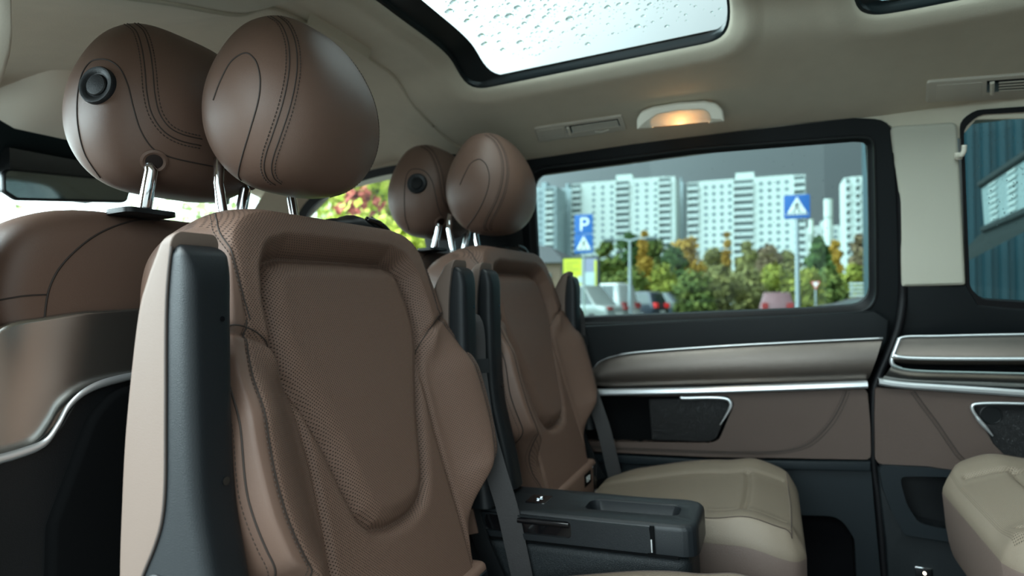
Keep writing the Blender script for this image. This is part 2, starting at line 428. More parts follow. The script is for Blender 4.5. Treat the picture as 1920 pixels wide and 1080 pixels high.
# --- backrest of the middle-row seat
bh = hwfun([(.30,.165),(.36,.170),(.42,.178),(.47,.197),(.505,.222),(.53,.254),(.56,.268),(.61,.276),(.68,.276),(.74,.264),(.80,.246),(.85,.236),(.89,.226),(.920,.212),(.940,.192),(.952,.165),(.958,.130)])
def mirror(pts): return [(-x, y) for x, y in pts][::-1]
half = [(0,.887),(.11,.886),(.138,.878),(.150,.858),(.158,.82),(.160,.775),(.150,.735),(.128,.690),(.108,.640),(.092,.585),(.078,.545),(.058,.522),(.030,.513),(0,.511)]
INS = np.array([tuple(p) for p in roundpoly(half + mirror(half[1:-1]), .012, 4)])
binner = hwfun([(.30,.150),(.42,.150),(.50,.146),(.56,.142),(.62,.140),(.68,.143),(.72,.150),(.75,.163),(.775,.190),(.795,.245),(.80,.26)])
crest = hwfun([(.30,.16),(.40,.160),(.45,.178),(.50,.203),(.55,.230),(.61,.242),(.68,.240),(.74,.228),(.79,.212),(.85,.206),(.93,.206)])
vb = np.linspace(.34, .797, 60)
BIN = np.stack([binner(vb), vb], 1)
def bfeat(U, V, d):
    A = np.abs(U); P = np.stack([A, V], 1)
    si = sdist(np.stack([U, V], 1), INS)
    w = .010*smooth01(si/.030)                                         # padded insert
    w += -.011*np.exp(-(si/.006)**2)                                   # its seam
    oz = smooth01((A-.13)/.05)
    top = smooth01((V-(.735-.035*oz))/(.03+.03*oz))
    tw = top*.026*smooth01((-si)/.028)*(si < 0) + (1-top)*.004*smooth01((-si)/.02)*(si < 0)
    bi = binner(V); cr_ = crest(V)
    bw = smooth01((.815-V)/.13)*smooth01((V-.40)/.12)
    t = smooth01((A-bi+.01*smooth01((V-.70)/.08))/(np.maximum(cr_-bi, .075)))
    bo = bw*.052*t**.85                                                # side bolsters
    w += (np.maximum(tw, 0)**2.5 + np.maximum(bo, 0)**2.5)**(1/2.5)
    gd = ldist(P, BIN); w += -.007*np.exp(-(gd/.005)**2)*smooth01((V-.36)/.05)
    w += -.0015*np.exp(-((A-cr_)/.0025)**2)
    return w
def bzone(u, v): 
    a = np.abs(u); return ((a < crest(v)) & (v > .34)).astype(int)
seatA = empty('middle_seat', (-.45, C1, 0.0))
bk = pillow(bh, .315, .958, None, None, wmid=-.045, feat=bfeat, zone=bzone, nu=190, nv=240, tf=.045, tb=.095, rf=.04, rb=.05)
bk.uv = uvplane
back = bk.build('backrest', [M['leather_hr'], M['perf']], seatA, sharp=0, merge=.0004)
def W3(line, w=.2): 
    L_ = np.array(line); return S2W(L_[:,0], L_[:,1], np.full(len(L_), w))
def seam(name, target, pts3, direction, r=.0009, m='seam', stitch=None, parent=None, mth='thread_light', lift=.0003, n=140, sr=.0007):
    pts = resample(pts3, n); hit = onto(target, pts, direction, lift)
    if len(hit) < 4: return None
    mb = MB()
    if r: mb.tube(hit, r, 5)
    if stitch:
        for s in stitch:
            p2 = onto(target, [p+np.array(s) for p in pts], direction, lift+.0002)
            if len(p2) > 4: dashes(mb, p2, sr)
    o = mb.build(name, M[m if r else mth], parent if parent is not None else target.parent, sharp=0)
    return o
def two_sides(pts): return [pts, [(-x, y) for x, y in pts]]
mbs = MB(); mbt = MB()
def addseam(mb, mbt, target, pts3, direction, r=.0010, stitch=(), n=140, lift=.0002):
    pts = resample(pts3, n); h = onto(target, pts, direction, lift)
    if len(h) > 4 and r: mb.tube(h, r, 5)
    for s in stitch:
        p2 = onto(target, [p+np.array(s) for p in pts], direction, lift+.0003)
        if len(p2) > 4: dashes(mbt, p2, .0007)
vs = np.linspace(.36, .80, 90)
for sg in (1, -1):
    mbs = MB(); mbt = MB(); mb3 = MB(); mb4 = MB(); mb5 = MB()
    cr_l = np.stack([sg*crest(vs), vs], 1)
    addseam(mbs, mbt, back, W3(cr_l), -SN, .0010, [(0, sg*.0035, 0)])
    cl2 = np.stack([sg*(crest(np.linspace(.42,.79,70))+.020), np.linspace(.42,.79,70)], 1)
    addseam(mb3, mbt, back, W3(cl2), -SN, .0012, [(0, sg*.0026, 0)])
    ts = np.array(catmull([(sg*.262,.803),(sg*.215,.793),(sg*.185,.775),(sg*.163,.748),(sg*.156,.735)], 8))
    addseam(mb4, mbt, back, W3(ts), -SN, .0009, [])
    us = np.array(catmull([(sg*.206,.80),(sg*.207,.86),(sg*.205,.905),(sg*.193,.930),(sg*.178,.945)], 8))
    addseam(mb5, mbt, back, W3(us), -SN, .0009, [(0, sg*.003, 0)])
    for q_ in (mbs, mb3, mb4, mb5): q_.build('seam', M['seam'], seatA, sharp=0)
    mbt.build('stitching', M['thread'], seatA, sharp=0)
# lower hinge cover below the backrest, with label
def rbox(lo, hi, r=.012, seg=4, mi=0, mb=None):
    mb = mb or MB(); x0,y0,z0 = lo; x1,y1,z1 = hi
    o = roundpoly([(x0,y0),(x1,y0),(x1,y1),(x0,y1)], r, seg); rings = []
    rings = [[(p[0],p[1],z0+r*.6*(1-math.sin(a))) for p in offset2(o, r*.6*(1-math.cos(a)))] for a in (math.pi/2, math.pi/4, 0)]
    rings += [[(p[0],p[1],z1-r*.6*(1-math.sin(a))) for p in offset2(o, r*.6*(1-math.cos(a)))] for a in (0, math.pi/6, math.pi/3, math.pi/2)]
    mb.rings(rings, True, True, True, mi); return mb
base = MB(); rbox((-.58, C1-.17, .27), (-.440, C1+.175, .395), .015, mb=base)
base.build('lower_cover', M['leather'], seatA)
rc = MB(); rbox((-.444, C1+.135, .300), (-.437, C1+.165, .385), .006, mb=rc); rec = rc.build('buckle_recess', M['gloss'], seatA)
bc = MB(); rbox((-.440, C1+.142, .300), (-.432, C1+.158, .322), .003, mb=bc); bc.build('latch', M['chrome'], rec)
lb = MB(); rbox((-.4405, C1+.06, .352), (-.4385, C1+.115, .382), .002, mb=lb); lbo = lb.build('fabric_label', M['black'], seatA)
tb_ = MB()
for k, ch in enumerate('TEX'):                 # the visible letters on the label
    y0 = C1+.072+k*.011; x = -.4383; z0 = .361; h = .012; w_ = .007
    def bar(a, b_): tb_.tube([(x, y0+a[0]*w_, z0+a[1]*h), (x, y0+b_[0]*w_, z0+b_[1]*h)], .0007, 4)
    if ch == 'T': bar((0,1),(1,1)); bar((.5,0),(.5,1))
    if ch == 'E': bar((0,0),(0,1)); bar((0,0),(1,0)); bar((0,.5),(.8,.5)); bar((0,1),(1,1))
    if ch == 'X': bar((0,0),(1,1)); bar((0,1),(1,0))
tb_.build('lettering', M['white'], lbo)

# --- headrests
def headrest(center, a, tilt=0.0, flip=1, ex=2.5, ey=2.9, ez=2.5, N=56, taper=.18, lean=.02):
    """rounded head restraint; a = half sizes (depth, width, height)"""
    mb = MB(); bm = bmesh.new(); bmesh.ops.create_cube(bm, size=2)
    bmesh.ops.subdivide_edges(bm, edges=bm.edges, cuts=34, use_grid_fill=True)
    for v in bm.verts:
        d = np.tan(np.array(v.co)*math.pi/4); ezz = ez if d[2] > 0 else ez*1.5
        lo, hi = 0.3, 1.8
        for _ in range(26):
            m_ = (lo+hi)/2
            if abs(d[0]*m_)**ex + abs(d[1]*m_)**ey + abs(d[2]*m_)**ezz > 1: hi = m_
            else: lo = m_
        x, y, z = d*lo
        up_ = float(smooth01((z+.15)/1.15)); dn_ = float(smooth01((-z-.2)/.8))
        if x < 0: x *= 1 - .32*up_ - .12*dn_             # the back of the pad slopes away towards the top
        else: x *= 1 + .10*(1-y*y)*(1-.5*up_) - .20*up_ - .12*dn_
        y *= 1 - .15*up_ - .08*dn_
        X = flip*(x*a[0] + lean*up_)
        v.co = (center[0]+X, center[1]+y*a[1], center[2]+z*a[2])
    bm.verts.index_update(); bm.verts.ensure_lookup_table()
    mb.add([tuple(v.co) for v in bm.verts], [[v.index for v in f.verts] for f in bm.faces]); bm.free()
    return mb
def put_headrest(root, c, cy, a, oval, seampx, posts, zlow, two_sided=True, **kw):
    """oval, seampx: seam lines read on the visible end of the pad; the hidden end mirrors them"""
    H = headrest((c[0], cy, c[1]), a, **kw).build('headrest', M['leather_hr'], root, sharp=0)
    for sg in (-1, 1):
        for pix, offs, r, st in ((oval, (0,), .0010, False), (seampx, (-.0045, .0045), .0008, True)):
            hp, hn = camhit(H, [tuple(q) for q in catmull(pix, 10)])
            hp = resample(hp, 150)
            if sg == 1: hp = [np.array([p[0], 2*cy-p[1], p[2]]) for p in hp]
            bm = bmesh.new(); bm.from_mesh(H.data); T = BVHTree.FromBMesh(bm); bm.free()
            for o_ in offs:
                line = []; line2 = []
                for i, p in enumerate(hp):
                    t_ = hp[min(i+1, len(hp)-1)]-hp[max(i-1, 0)]; q = T.find_nearest(Vector(p)); n_ = np.array(q[1]); sd_ = np.cross(t_, n_); sd_ /= np.linalg.norm(sd_)+1e-9
                    q2 = T.find_nearest(Vector(p+sd_*o_)); line.append(np.array(q2[0])+np.array(q2[1])*.0002)
                    q3 = T.find_nearest(Vector(p+sd_*o_*1.9)); line2.append(np.array(q3[0])+np.array(q3[1])*.0004)
                s_ = MB(); s_.tube(line, r, 6); s_.build('seam', M['seam'], H, sharp=0)
                if st: t_ = MB(); dashes(t_, line2, .0009, .0034, .0016); t_.build('stitching', M['thread'], H, sharp=0)
    for py, x0, x1, ztop in posts:
        p = MB(); p.tube([(x0, py, zlow-.06), (x0, py, zlow), (x1, py, ztop), (x1+.004, py, ztop+.035)], .0072, 16)
        p.build('headrest_post', M['chrome'], root, sharp=0)
    return H
oval = [(452,338),(447,325),(455,290),(470,240),(484,190),(488,155),(485,130),(478,112),(464,100),(448,104),(430,120),(412,155),(400,188)]
seamx = [(514,30),(533,45),(546,75),(550,110),(547,150),(536,200),(518,255),(506,290),(502,315),(508,335),(522,346)]
hrA = put_headrest(seatA, (-.603, 1.087), C1-.042, (.091, .120, .119), oval, seamx, [(C1-.100, -.683, -.690, .985), (C1+.040, -.683, -.690, .985)], .940, ex=2.4, ey=3.1, ez=2.3, lean=.0)

# --- armrests folded up beside the backrest
def armrest(root, yc, hwid=.026):
    def loft(tl, tr, z0, z1, ins, rc, hw_, nz=46):
        tl = np.array(sorted(tl)); tr = np.array(sorted(tr)); R = []
        for z in np.concatenate([np.linspace(z0, z1-.012, nz), z1-.012+.012*np.sin(np.linspace(.2, math.pi/2, 6))]):
            xl = np.interp(z, tl[:,0], tl[:,1]); xr = np.interp(z, tr[:,0], tr[:,1]); e_ = max(0, (z-(z1-.012))/.012); k_ = .010*(1-math.sqrt(max(0, 1-e_*e_)))
            o = roundpoly([(xl+k_*ins[0], yc-hw_+k_), (xr-k_*ins[1], yc-hw_+k_), (xr-k_*ins[1], yc+hw_-k_), (xl+k_*ins[0], yc+hw_-k_)], [rc[0], rc[1], rc[1], rc[0]], 6)
            R.append([(p[0], p[1], z) for p in o])
        m = MB(); m.rings(R, True, True, True); return m
    sm = lambda t: [tuple(q) for q in catmull(t, 6)]
    seam_ = sm([(.36,-.592),(.45,-.588),(.50,-.582),(.540,-.573),(.565,-.560),(.590,-.545),(.615,-.534),(.65,-.528),(.72,-.524),(.82,-.518),(.885,-.506)])
    front = sm([(.36,-.452),(.45,-.460),(.52,-.470),(.58,-.482),(.63,-.490),(.70,-.492),(.80,-.490),(.84,-.489),(.862,-.494),(.878,-.502)])
    padl = sm([(.36,-.607),(.45,-.606),(.553,-.602),(.62,-.596),(.70,-.586),(.803,-.565),(.84,-.550),(.868,-.533),(.885,-.518)])
    sh = loft(seam_, front, .455, .872, (0, 1.2), (.001, .016), hwid).build('armrest', M['plastic'], root, sharp=50)
    pd = loft(padl, [(z, x-.0012) for z, x in seam_], .455, .884, (1, 0), (.012, .002), hwid+.001).build('armrest_pad', M['pad'], sh, sharp=50)
    pp = MB(); pp.tube([(x, yc-hwid-.0006, z) for z, x in seam_ if z < .875], .0016, 6); pp.build('piping', M['seam'], sh, sharp=0)
    hinge = MB(); slab(hinge, [(x, yc-hwid-.003, z) for x, z in roundpoly([(-.572,.46),(-.566,.555),(-.545,.568),(-.515,.550),(-.503,.50),(-.500,.46)], .02, 5)], (0,-1,0), .006, .002)
    hinge.build('hinge_cover', M['plastic'], sh)
    for dy, z_, r_ in ((.008, .645, .0042), (.010, .800, .0028)):
        sc_ = MB(); sc_.tube([(-.4895, yc+dy, z_), (-.496, yc+dy, z_)], r_, 12); sc_.build('screw_hole', M['gloss'], sh)
    return sh
armrest(seatA, C1-.289); armrest(seatA, C1+.254)

# --- shoulder belt outlet, webbing and buckle stalk
sg_ = MB()
o = [(-.665, C1+.060, .935), (-.655, C1+.070, .950), (-.640, C1+.110, .954), (-.640, C1+.160, .938), (-.644, C1+.200, .910), (-.655, C1+.215, .885)]
R = []
for i, (x, y, z) in enumerate(catmull(o, 5)):
    k = [.004,.016,.024,.026,.026,.020][min(5, i//5)]
    R.append([(x + p[0]*k*1.6, y, z - .012 + p[1]*k*.8) for p in [(math.cos(t), math.sin(t)) for t in np.linspace(0, 2*math.pi, 17)[:-1]]])
sg_.rings(R, True, True, True); gd_ = sg_.build('belt_guide', M['plastic'], seatA, sharp=0)
sl = MB(); sl.tube(catmull([(-.606, C1+.118, .952), (-.600, C1+.145, .947), (-.602, C1+.180, .930), (-.612, C1+.200, .908)], 6), .005, 8); sl.build('slot', M['gloss'], gd_, sharp=0)
bpx = [onY(px, py, y_) for px, py, y_ in ((884,600,1.005),(894,700,1.0),(906,790,.978),(926,870,.964),(950,950,.962),(968,1030,.962),(985,1110,.962))]
wpath = catmull([(-.622, C1+.140, .945), (-.612, C1+.190, .918), (-.600, C1+.235, .86), (-.575, C1+.288, .78)] + [tuple(p) for p in bpx], 8)
nW = len(wpath); wdir = [tuple(np.array([.30, .9, .1])*(1-k/nW) + np.array([.80, .12, .25])*(k/nW)) for k in range(nW)]
wb_ = MB(); wb_.strip(wpath, wdir, .0185, .0007); wbo = wb_.build('seat_belt', M['web'], seatA)
tg = MB(); p_ = wpath[int(nW*.47)]; q_ = wpath[int(nW*.47)+2]; tg.strip([p_, q_], wdir[int(nW*.5)], .0235, .0016); tg.build('belt_stop', M['plastic_dark'], wbo)
st = MB(); st.strip([onY(px, py, .955) for px, py in ((884,950),(892,985),(912,1035),(940,1100))], (.9,.1,.2), .014, .003); st.build('buckle_strap', M['plastic_dark'], seatA)
st = MB(); st.strip([onY(px, py, .950) for px, py in ((878,955),(882,975),(888,1000))], (.9,.1,.1), .009, .003); st.build('pull_tab', M['leather'], seatA)

# --- seat cushion (horizontal)
def T2W(cy):
    def f(u, v, w): return np.stack([np.atleast_1d(v), cy+np.atleast_1d(u), np.atleast_1d(w)], 1)
    return f
def make_cushion(root, cy, x0, x1, zt, hw_tab, name='seat_cushion', flipx=False, base=True):
    h = hwfun(hw_tab)
    sgn = -1 if flipx else 1
    def ft(U, V, d):
        A = np.abs(U); V_ = V if not flipx else (x0+x1-V)
        w = .016*smooth01((A-.10)/.09)*smooth01((V_-x0)/.10) 
        w += -.006*np.exp(-((A-.135)/.006)**2)*(V_ < x1-.03) 
        w += -.008*np.exp(-((V_-(x1-.10)+.25*U*U)/.005)**2)*(A < .14)
        w += .010*smooth01((V_-(x1-.16))/.08)
        return w
    def mid(U, V):
        V_ = V if not flipx else (x0+x1-V)
        return zt-.028 - .026*smooth01((V_-(x1-.12))/.12)**1.3 - .040*smooth01((x0+.30-V_)/.30)
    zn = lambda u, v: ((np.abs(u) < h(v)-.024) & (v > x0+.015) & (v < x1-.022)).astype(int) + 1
    mb = pillow(h, x0, x1, None, None, wmid=mid, to=T2W(cy), feat=ft, zone=zn, tf=.022, tb=.135, rf=.040, rb=.022, nu=110, nv=110, pf=2.2)
    mb.uv = lambda co: co[:, :2]
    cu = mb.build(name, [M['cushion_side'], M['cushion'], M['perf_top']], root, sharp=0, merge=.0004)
    s = MB(); t = MB()
    vv = np.linspace(x0+.05, x1-.024, 40)
    loop = [(v, -(h(v)-.022)) for v in vv] + catmull([(x1-.022, -(h(x1-.03)-.02)), (x1-.020, -.08), (x1-.019, 0), (x1-.020, .08), (x1-.022, h(x1-.03)-.02)], 8) + [(v, h(v)-.022) for v in vv[::-1]]
    lp = [(p[0], cy+p[1], 1.0) for p in loop]
    addseam(s, t, cu, lp, (0,0,-1), .0011, [(0,0,0)] , n=260)
    s.build('seam', M['thread'], cu, sharp=0); t.build('stitching', M['thread_light'], cu, sharp=0)
    # the dust skirt below the cushion
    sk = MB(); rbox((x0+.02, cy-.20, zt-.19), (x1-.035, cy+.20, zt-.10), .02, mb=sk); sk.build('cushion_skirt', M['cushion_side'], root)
    return cu
cht = [(-.43,.20),(-.40,.222),(-.30,.228),(-.15,.230),(-.05,.228),(-.01,.222),(.015,.210),(.030,.185)]
make_cushion(seatA, C1, -.43, .030, .390, cht)
fr = MB(); rbox((-.42, C1-.19, .02), (-.05, C1+.19, .26), .03, mb=fr); fr.build('seat_base', M['plastic_dark'], seatA)
for s_ in (-.15, .15): rl = MB(); rl.box((-.52, C1+s_-.02, 0.0), (.0, C1+s_+.02, .03)); rl.build('floor_rail', M['plastic_dark'], seatA, smooth=False)
tag(seatA, 'near brown leather seat with perforated backrest filling the foreground, empty', 'seat', 'rear-facing middle row seats')
seatB = copy_tree(seatA); seatB.location = (seatA.location[0], C2, 0.0)
tag(seatB, 'farther brown leather seat by the sliding door, its cushion in full view', 'seat', 'rear-facing middle row seats')

# ------------------------------------------------------------------ front seats (seen from behind)
CF1, CF2 = .652, 1.415
seatF = empty('front_seat', (-.95, CF1, 0.0))
XB = -.775
def FW(cy=CF1):
    sn = np.array([1, 0, .0]); sn /= np.linalg.norm(sn); su = np.array([-.0, 0, 1]); su /= np.linalg.norm(su)
    def f(u, v, w):
        u = np.atleast_1d(u); v = np.atleast_1d(v); w = np.atleast_1d(w)
        return np.array([XB, cy, .80]) + (v-.80)[:,None]*su + w[:,None]*sn + u[:,None]*np.array([0,1.,0])
    f.n = sn; return f
fh = hwfun([(.20,.225),(.40,.235),(.60,.245),(.74,.252),(.80,.262),(.83,.268),(.87,.258),(.905,.240),(.930,.212),(.945,.175),(.951,.13)])
f_ = FW()
mb = pillow(fh, .20, .951, None, None, wmid=-.055, to=f_, tf=.055, tb=.07, rf=.05, rb=.06, nu=90, nv=130)
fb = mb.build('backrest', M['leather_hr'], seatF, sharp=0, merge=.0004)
s = MB(); t = MB()
for sg in (-1, 1):
    L_ = catmull([(sg*.03,.945),(sg*.09,.938),(sg*.145,.915),(sg*.185,.88),(sg*.205,.845),(sg*.212,.80)], 8); L_ = np.array(L_)
    addseam(s, t, fb, f_(L_[:,0], L_[:,1], np.full(len(L_), .2)), -f_.n, .0012)
    L_ = np.array(catmull([(sg*.208,.838),(sg*.235,.836),(sg*.268,.828)], 6))
    addseam(s, t, fb, f_(L_[:,0], L_[:,1], np.full(len(L_), .2)), -f_.n, .0010)
s.build('seam', M['seam'], seatF, sharp=0)
# brushed metal shell over the lower back, with dark map pocket
shell = [(.0,.828),(.10,.826),(.19,.818),(.245,.795),(.266,.755),(.270,.70),(.270,.30),(.0,.30)]
shell = [(-x, y) for x, y in shell[::-1][1:-1]] + shell
shell = roundpoly([(.0,.822),(.17,.818),(.272,.806),(.278,.655),(.268,.29),(-.268,.29),(-.278,.655),(-.272,.806),(-.17,.818)], [0,.05,.045,.0,.02,.02,.0,.045,.05], 8)
def fpts(P, w): 
    P = np.array(P); return list(f_(P[:,0], P[:,1], np.full(len(P), w) - .22*np.abs(P[:,0])**2*2))
def bulgeplate(poly, w0, edge, tz, name, m, parent, nu=60, nv=60):
    """a gently domed plate filling a polygon: rings shrinking to its centre"""
    poly = resample(poly, 160, True); c = np.mean(poly, axis=0); rings = []
    P = np.array(poly)
    def dome(P, s): return w0 + tz*s - .16*np.abs(P[:,0])**2
    rings.append(list(f_(P[:,0], P[:,1], dome(P, 0)-edge*2)))
    for k, s_ in enumerate((0, .35, .7, .9, 1)):
        Q = np.array(offset2(P, edge*(1-math.cos(s_*math.pi/2))))
        rings.append(list(f_(Q[:,0], Q[:,1], dome(Q, 0)-edge*(1-math.sin(s_*math.pi/2)))))
    Q0 = np.array(offset2(P, edge))
    for k in range(1, 14):
        s_ = k/14; Q = Q0*(1-s_) + c*s_
        rings.append(list(f_(Q[:,0], Q[:,1], dome(Q, min(1, s_*2.2)))))
    mb = MB(); mb.rings(rings, True, False, True); return mb.build(name, m, parent, sharp=55)
plate = bulgeplate(shell, .012, .006, .006, 'back_shell', M['brushed_bright'], seatF)
pk = roundpoly([(-.150,.722),(.150,.722),(.180,.690),(.225,.58),(.240,.26),(-.240,.26),(-.225,.58),(-.180,.690)], [.05,.05,.05,.03,.01,.01,.03,.05], 8)
low = roundpoly([(-.285,.658),(-.215,.670),(-.185,.728),(0,.734),(.185,.728),(.215,.670),(.285,.658),(.275,.24),(-.275,.24)], [.0,.06,.06,0,.06,.06,.0,.02,.02], 8)
lipp = resample(low, 200, True)
lipo = bulgeplate(low, .024, .004, .002, 'pocket_surround', M['plastic_dark'], seatF)
lq_ = [(-.284,.662),(-.250,.665),(-.226,.671),(-.212,.688),(-.200,.708),(-.180,.723),(-.15,.731),(-.10,.7345)]; lp_ = catmull(lq_ + [(0,.735)] + [(-a, b) for a, b in lq_[::-1]], 10)
lp_ = np.array(lp_); wv = .028-.16*lp_[:,0]**2
sb_ = MB(); P3 = f_(lp_[:,0], lp_[:,1], wv)
rings = [[p + np.array([.004,0,0]), p + np.array([.0035,0,.0025]) + np.array([0,0,.004*min(1, abs(q[0])/.2)]), p + np.array([-.004,0,.002]), p + np.array([-.004,0,-.006]), p+np.array([.003,0,-.003])] for p, q in zip(P3, lp_)]
sb_.rings(rings, True, True, True); sb_.build('pocket_trim', M['silver'], lipo, sharp=0)
pko = bulgeplate(pk, .036, .008, .004, 'map_pocket', M['black'], seatF)
# front headrest
FHC = (-.788, 1.085); FHA = (.090, .135, .128)
foval = [(400,312),(340,300),(310,291),(285,277),(264,245),(251,205),(240,160),(226,130),(208,115),(188,111),(168,118),(152,145),(145,190),(147,240),(160,290),(188,333)]
fseam = [(243,42),(262,58),(273,90),(279,130),(283,175),(292,213),(312,242),(340,258),(378,267)]
hF = put_headrest(seatF, (-.806, 1.102), CF1-.012, (.087, .134, .120), foval, fseam, [], .93, ex=2.5, ey=3.8, ez=2.4, lean=.0)
hp_, hn_ = camhit(hF, [(182,160), (289,303)])
c0 = hp_[0]
def disc(mb, c, ax, r, prof, n=40):
    ax = Vector(ax).normalized(); u = ax.orthogonal().normalized(); v = ax.cross(u); rg = []
    for rr, hh in prof: rg.append([Vector(c)+u*(rr*math.cos(2*math.pi*k/n))+v*(rr*math.sin(2*math.pi*k/n))+ax*hh for k in range(n)])
    mb.rings(rg, True, True, True); return mb
bt = MB(); disc(bt, c0, hn_[0], .022, [(.0250,-.010),(.0250,.001),(.0235,.0034),(.0185,.0032),(.0160,.0010),(.0155,.0008)])
bo = bt.build('adjuster_bezel', M['plastic'], hF)
b2 = MB(); disc(b2, c0, hn_[0], .015, [(.0142,-.003),(.0142,.0016),(.0130,.0030),(.004,.0034)]); b2.build('button', M['plastic_dark'], bo)
g0 = hp_[1]
for sg in (-1, 1):
    gy = g0[1] if sg == -1 else 2*(CF1-.012)-g0[1]
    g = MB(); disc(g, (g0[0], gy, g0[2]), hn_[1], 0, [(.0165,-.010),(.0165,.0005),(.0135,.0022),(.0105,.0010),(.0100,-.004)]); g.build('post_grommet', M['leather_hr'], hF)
    h_ = MB(); disc(h_, (g0[0], gy, g0[2]), hn_[1], 0, [(.0103,-.006),(.0103,.0006)]); h_.build('post_socket', M['gloss'], hF)
    p = MB(); p.tube([(-.766, gy, .944), (-.764, gy, .952), (g0[0]-.006, gy, g0[2]-.012), (g0[0]-.014, gy, g0[2]+.006)], .0086, 16); p.build('headrest_post', M['chrome'], seatF, sharp=0)
    gm = MB(); rbox((-.795, gy-.036, .942), (-.745, gy+.036, .950), .012, mb=gm); gm.build('post_guide', M['plastic_dark'], seatF)
fc_ = MB(); rbox((-1.30, CF1-.25, .28), (-.86, CF1+.25, .42), .05, mb=fc_); fc_.build('seat_cushion', M['leather'], seatF)
fb_ = MB(); rbox((-1.22, CF1-.20, .0), (-.88, CF1+.20, .27), .02, mb=fb_); fb_.build('seat_base', M['plastic_dark'], seatF)
tag(seatF, 'nearer front seat seen from behind, metal back shell and dark map pocket at left', 'seat', 'front row seats')
seatG = copy_tree(seatF); seatG.location = (seatF.location[0], CF2, 0)
tag(seatG, 'farther front seat mostly hidden behind the far middle seat, round button on its headrest', 'seat', 'front row seats')

# ------------------------------------------------------------------ rear seat whose cushion shows at the lower right
seatR = empty('rear_seat', (.55, 1.27, 0))
rht = [(.285,.17),(.300,.205),(.33,.228),(.40,.238),(.60,.24),(.80,.235),(.83,.22)]
make_cushion(seatR, 1.27, .285, .83, .445, rht, flipx=True)
rb_ = MB(); rbox((.86, 1.03, .30), (.98, 1.51, .95), .05, mb=rb_); rb_.build('backrest', M['leather'], seatR)
rbb = MB(); rbox((.40, 1.09, 0), (.94, 1.45, .27), .03, mb=rbb); rbb.build('seat_base', M['plastic_dark'], seatR)
tag(seatR, 'rear row seat, only the rounded corner of its cushion showing at the right edge', 'seat')
# ================================================================== van body
VC = 1.03                                   # centre line
prof = np.array(catmull([(0,.562),(.18,.556),(.27,.503),(.39,.468),(.47,.442),(.56,.408),(.67,.370)], 8))
prof2 = np.array(catmull([(0,.562),(.18,.556),(.29,.535),(.39,.508),(.47,.488),(.56,.462),(.67,.440)], 8))
def HZ(x, y):
    k = float(smooth01((-.72-x)/.34)); d_ = abs(y-VC)
    z = .80 + (1-k)*np.interp(d_, prof[:,0], prof[:,1]) + k*np.interp(d_, prof2[:,0], prof2[:,1])
    z -= .014*float(smooth01((x-.02)/.25))
    if x < -.80: z -= .045*float(smooth01((-.80-x)/.95))
    return z
ceil = MB()
def open_loop(x0, x1, y0, y1, r): return roundpoly([(x0,y0),(x1,y0),(x1,y1),(x0,y1)], r, 8)
OP = [(-.640, -.045, 2*VC-1.300, 1.300), (.165, .80, 2*VC-1.300, 1.300)]
PAN = [(-.80, .06, .37, 1.69), (.06, 1.02, .37, 1.69)]
LZ = .012
def outer_from(loop, c, rect):
    out = []; x0, x1, y0, y1 = rect
    for p in loop:
        d = np.array(p)-c; ks = []
        if abs(d[0]) > 1e-9: ks.append(((x1 if d[0] > 0 else x0)-c[0])/d[0])
        if abs(d[1]) > 1e-9: ks.append(((y1 if d[1] > 0 else y0)-c[1])/d[1])
        out.append(c+d*min(ks))
    # snap nearest samples to the corners
    for cx in (x0, x1):
        for cy in (y0, y1):
            k = min(range(len(out)), key=lambda i: (out[i][0]-cx)**2+(out[i][1]-cy)**2); out[k] = np.array([cx, cy])
    return out
for (x0,x1,y0,y1), R_ in zip(OP, PAN):
    L0 = resample(open_loop(x0, x1, y0, y1, .055), 240, True); c = np.array([(x0+x1)/2, (y0+y1)/2])
    def lp(dout, dz): return [(p[0], p[1], HZ(p[0], p[1])+dz) for p in offset2(L0, -dout)]
    rings = [lp(0, LZ), lp(.002, .008), lp(.007, .003), lp(.014, .001), lp(.024, -.004), lp(.036, -.005), lp(.050, -.003)]
    base_ = offset2(L0, -.050); O_ = outer_from(base_, c, R_)
    for k in (.12, .25, .4, .55, .7, .85, 1.0): rings.append([(a[0]+(b[0]-a[0])*k, a[1]+(b[1]-a[1])*k, 0) for a, b in zip(base_, O_)])
    rings = rings[:7] + [[(p[0], p[1], HZ(p[0], p[1])) for p in r] for r in rings[7:]]
    ceil.rings(rings)
# front headliner, from the cross seam to the windscreen header
xs = np.linspace(-1.62, -.80, 30); ys = np.linspace(.37, 1.69, 60)
ceil.add([(x, y, HZ(x, y)) for x in xs for y in ys], [(i*60+j, i*60+j+1, (i+1)*60+j+1, (i+1)*60+j) for i in range(29) for j in range(59)])
cobj = ceil.build('ceiling', M['headliner'], None, sharp=60, merge=.0005); tag(cobj, kind='structure')
# roof skin above, so that the headliner is not the outside
rf_ = MB()
for (xa, xb, ya, yb) in ((-1.66,-.66,.36,1.70), (-.66,1.04,.36,.745), (-.66,1.04,1.315,1.70), (-.03,.15,.745,1.315), (.815,1.04,.745,1.315)):
    xs_ = np.linspace(xa, xb, 14); ys_ = np.linspace(ya, yb, 14)
    for dz_ in (.040, .046): rf_.add([(x, y, HZ(x, y)+dz_) for x in xs_ for y in ys_], [(i*14+j, i*14+j+1, (i+1)*14+j+1, (i+1)*14+j) for i in range(13) for j in range(13)])
o = rf_.build('roof_panel', M['plastic'], cobj, sharp=40)
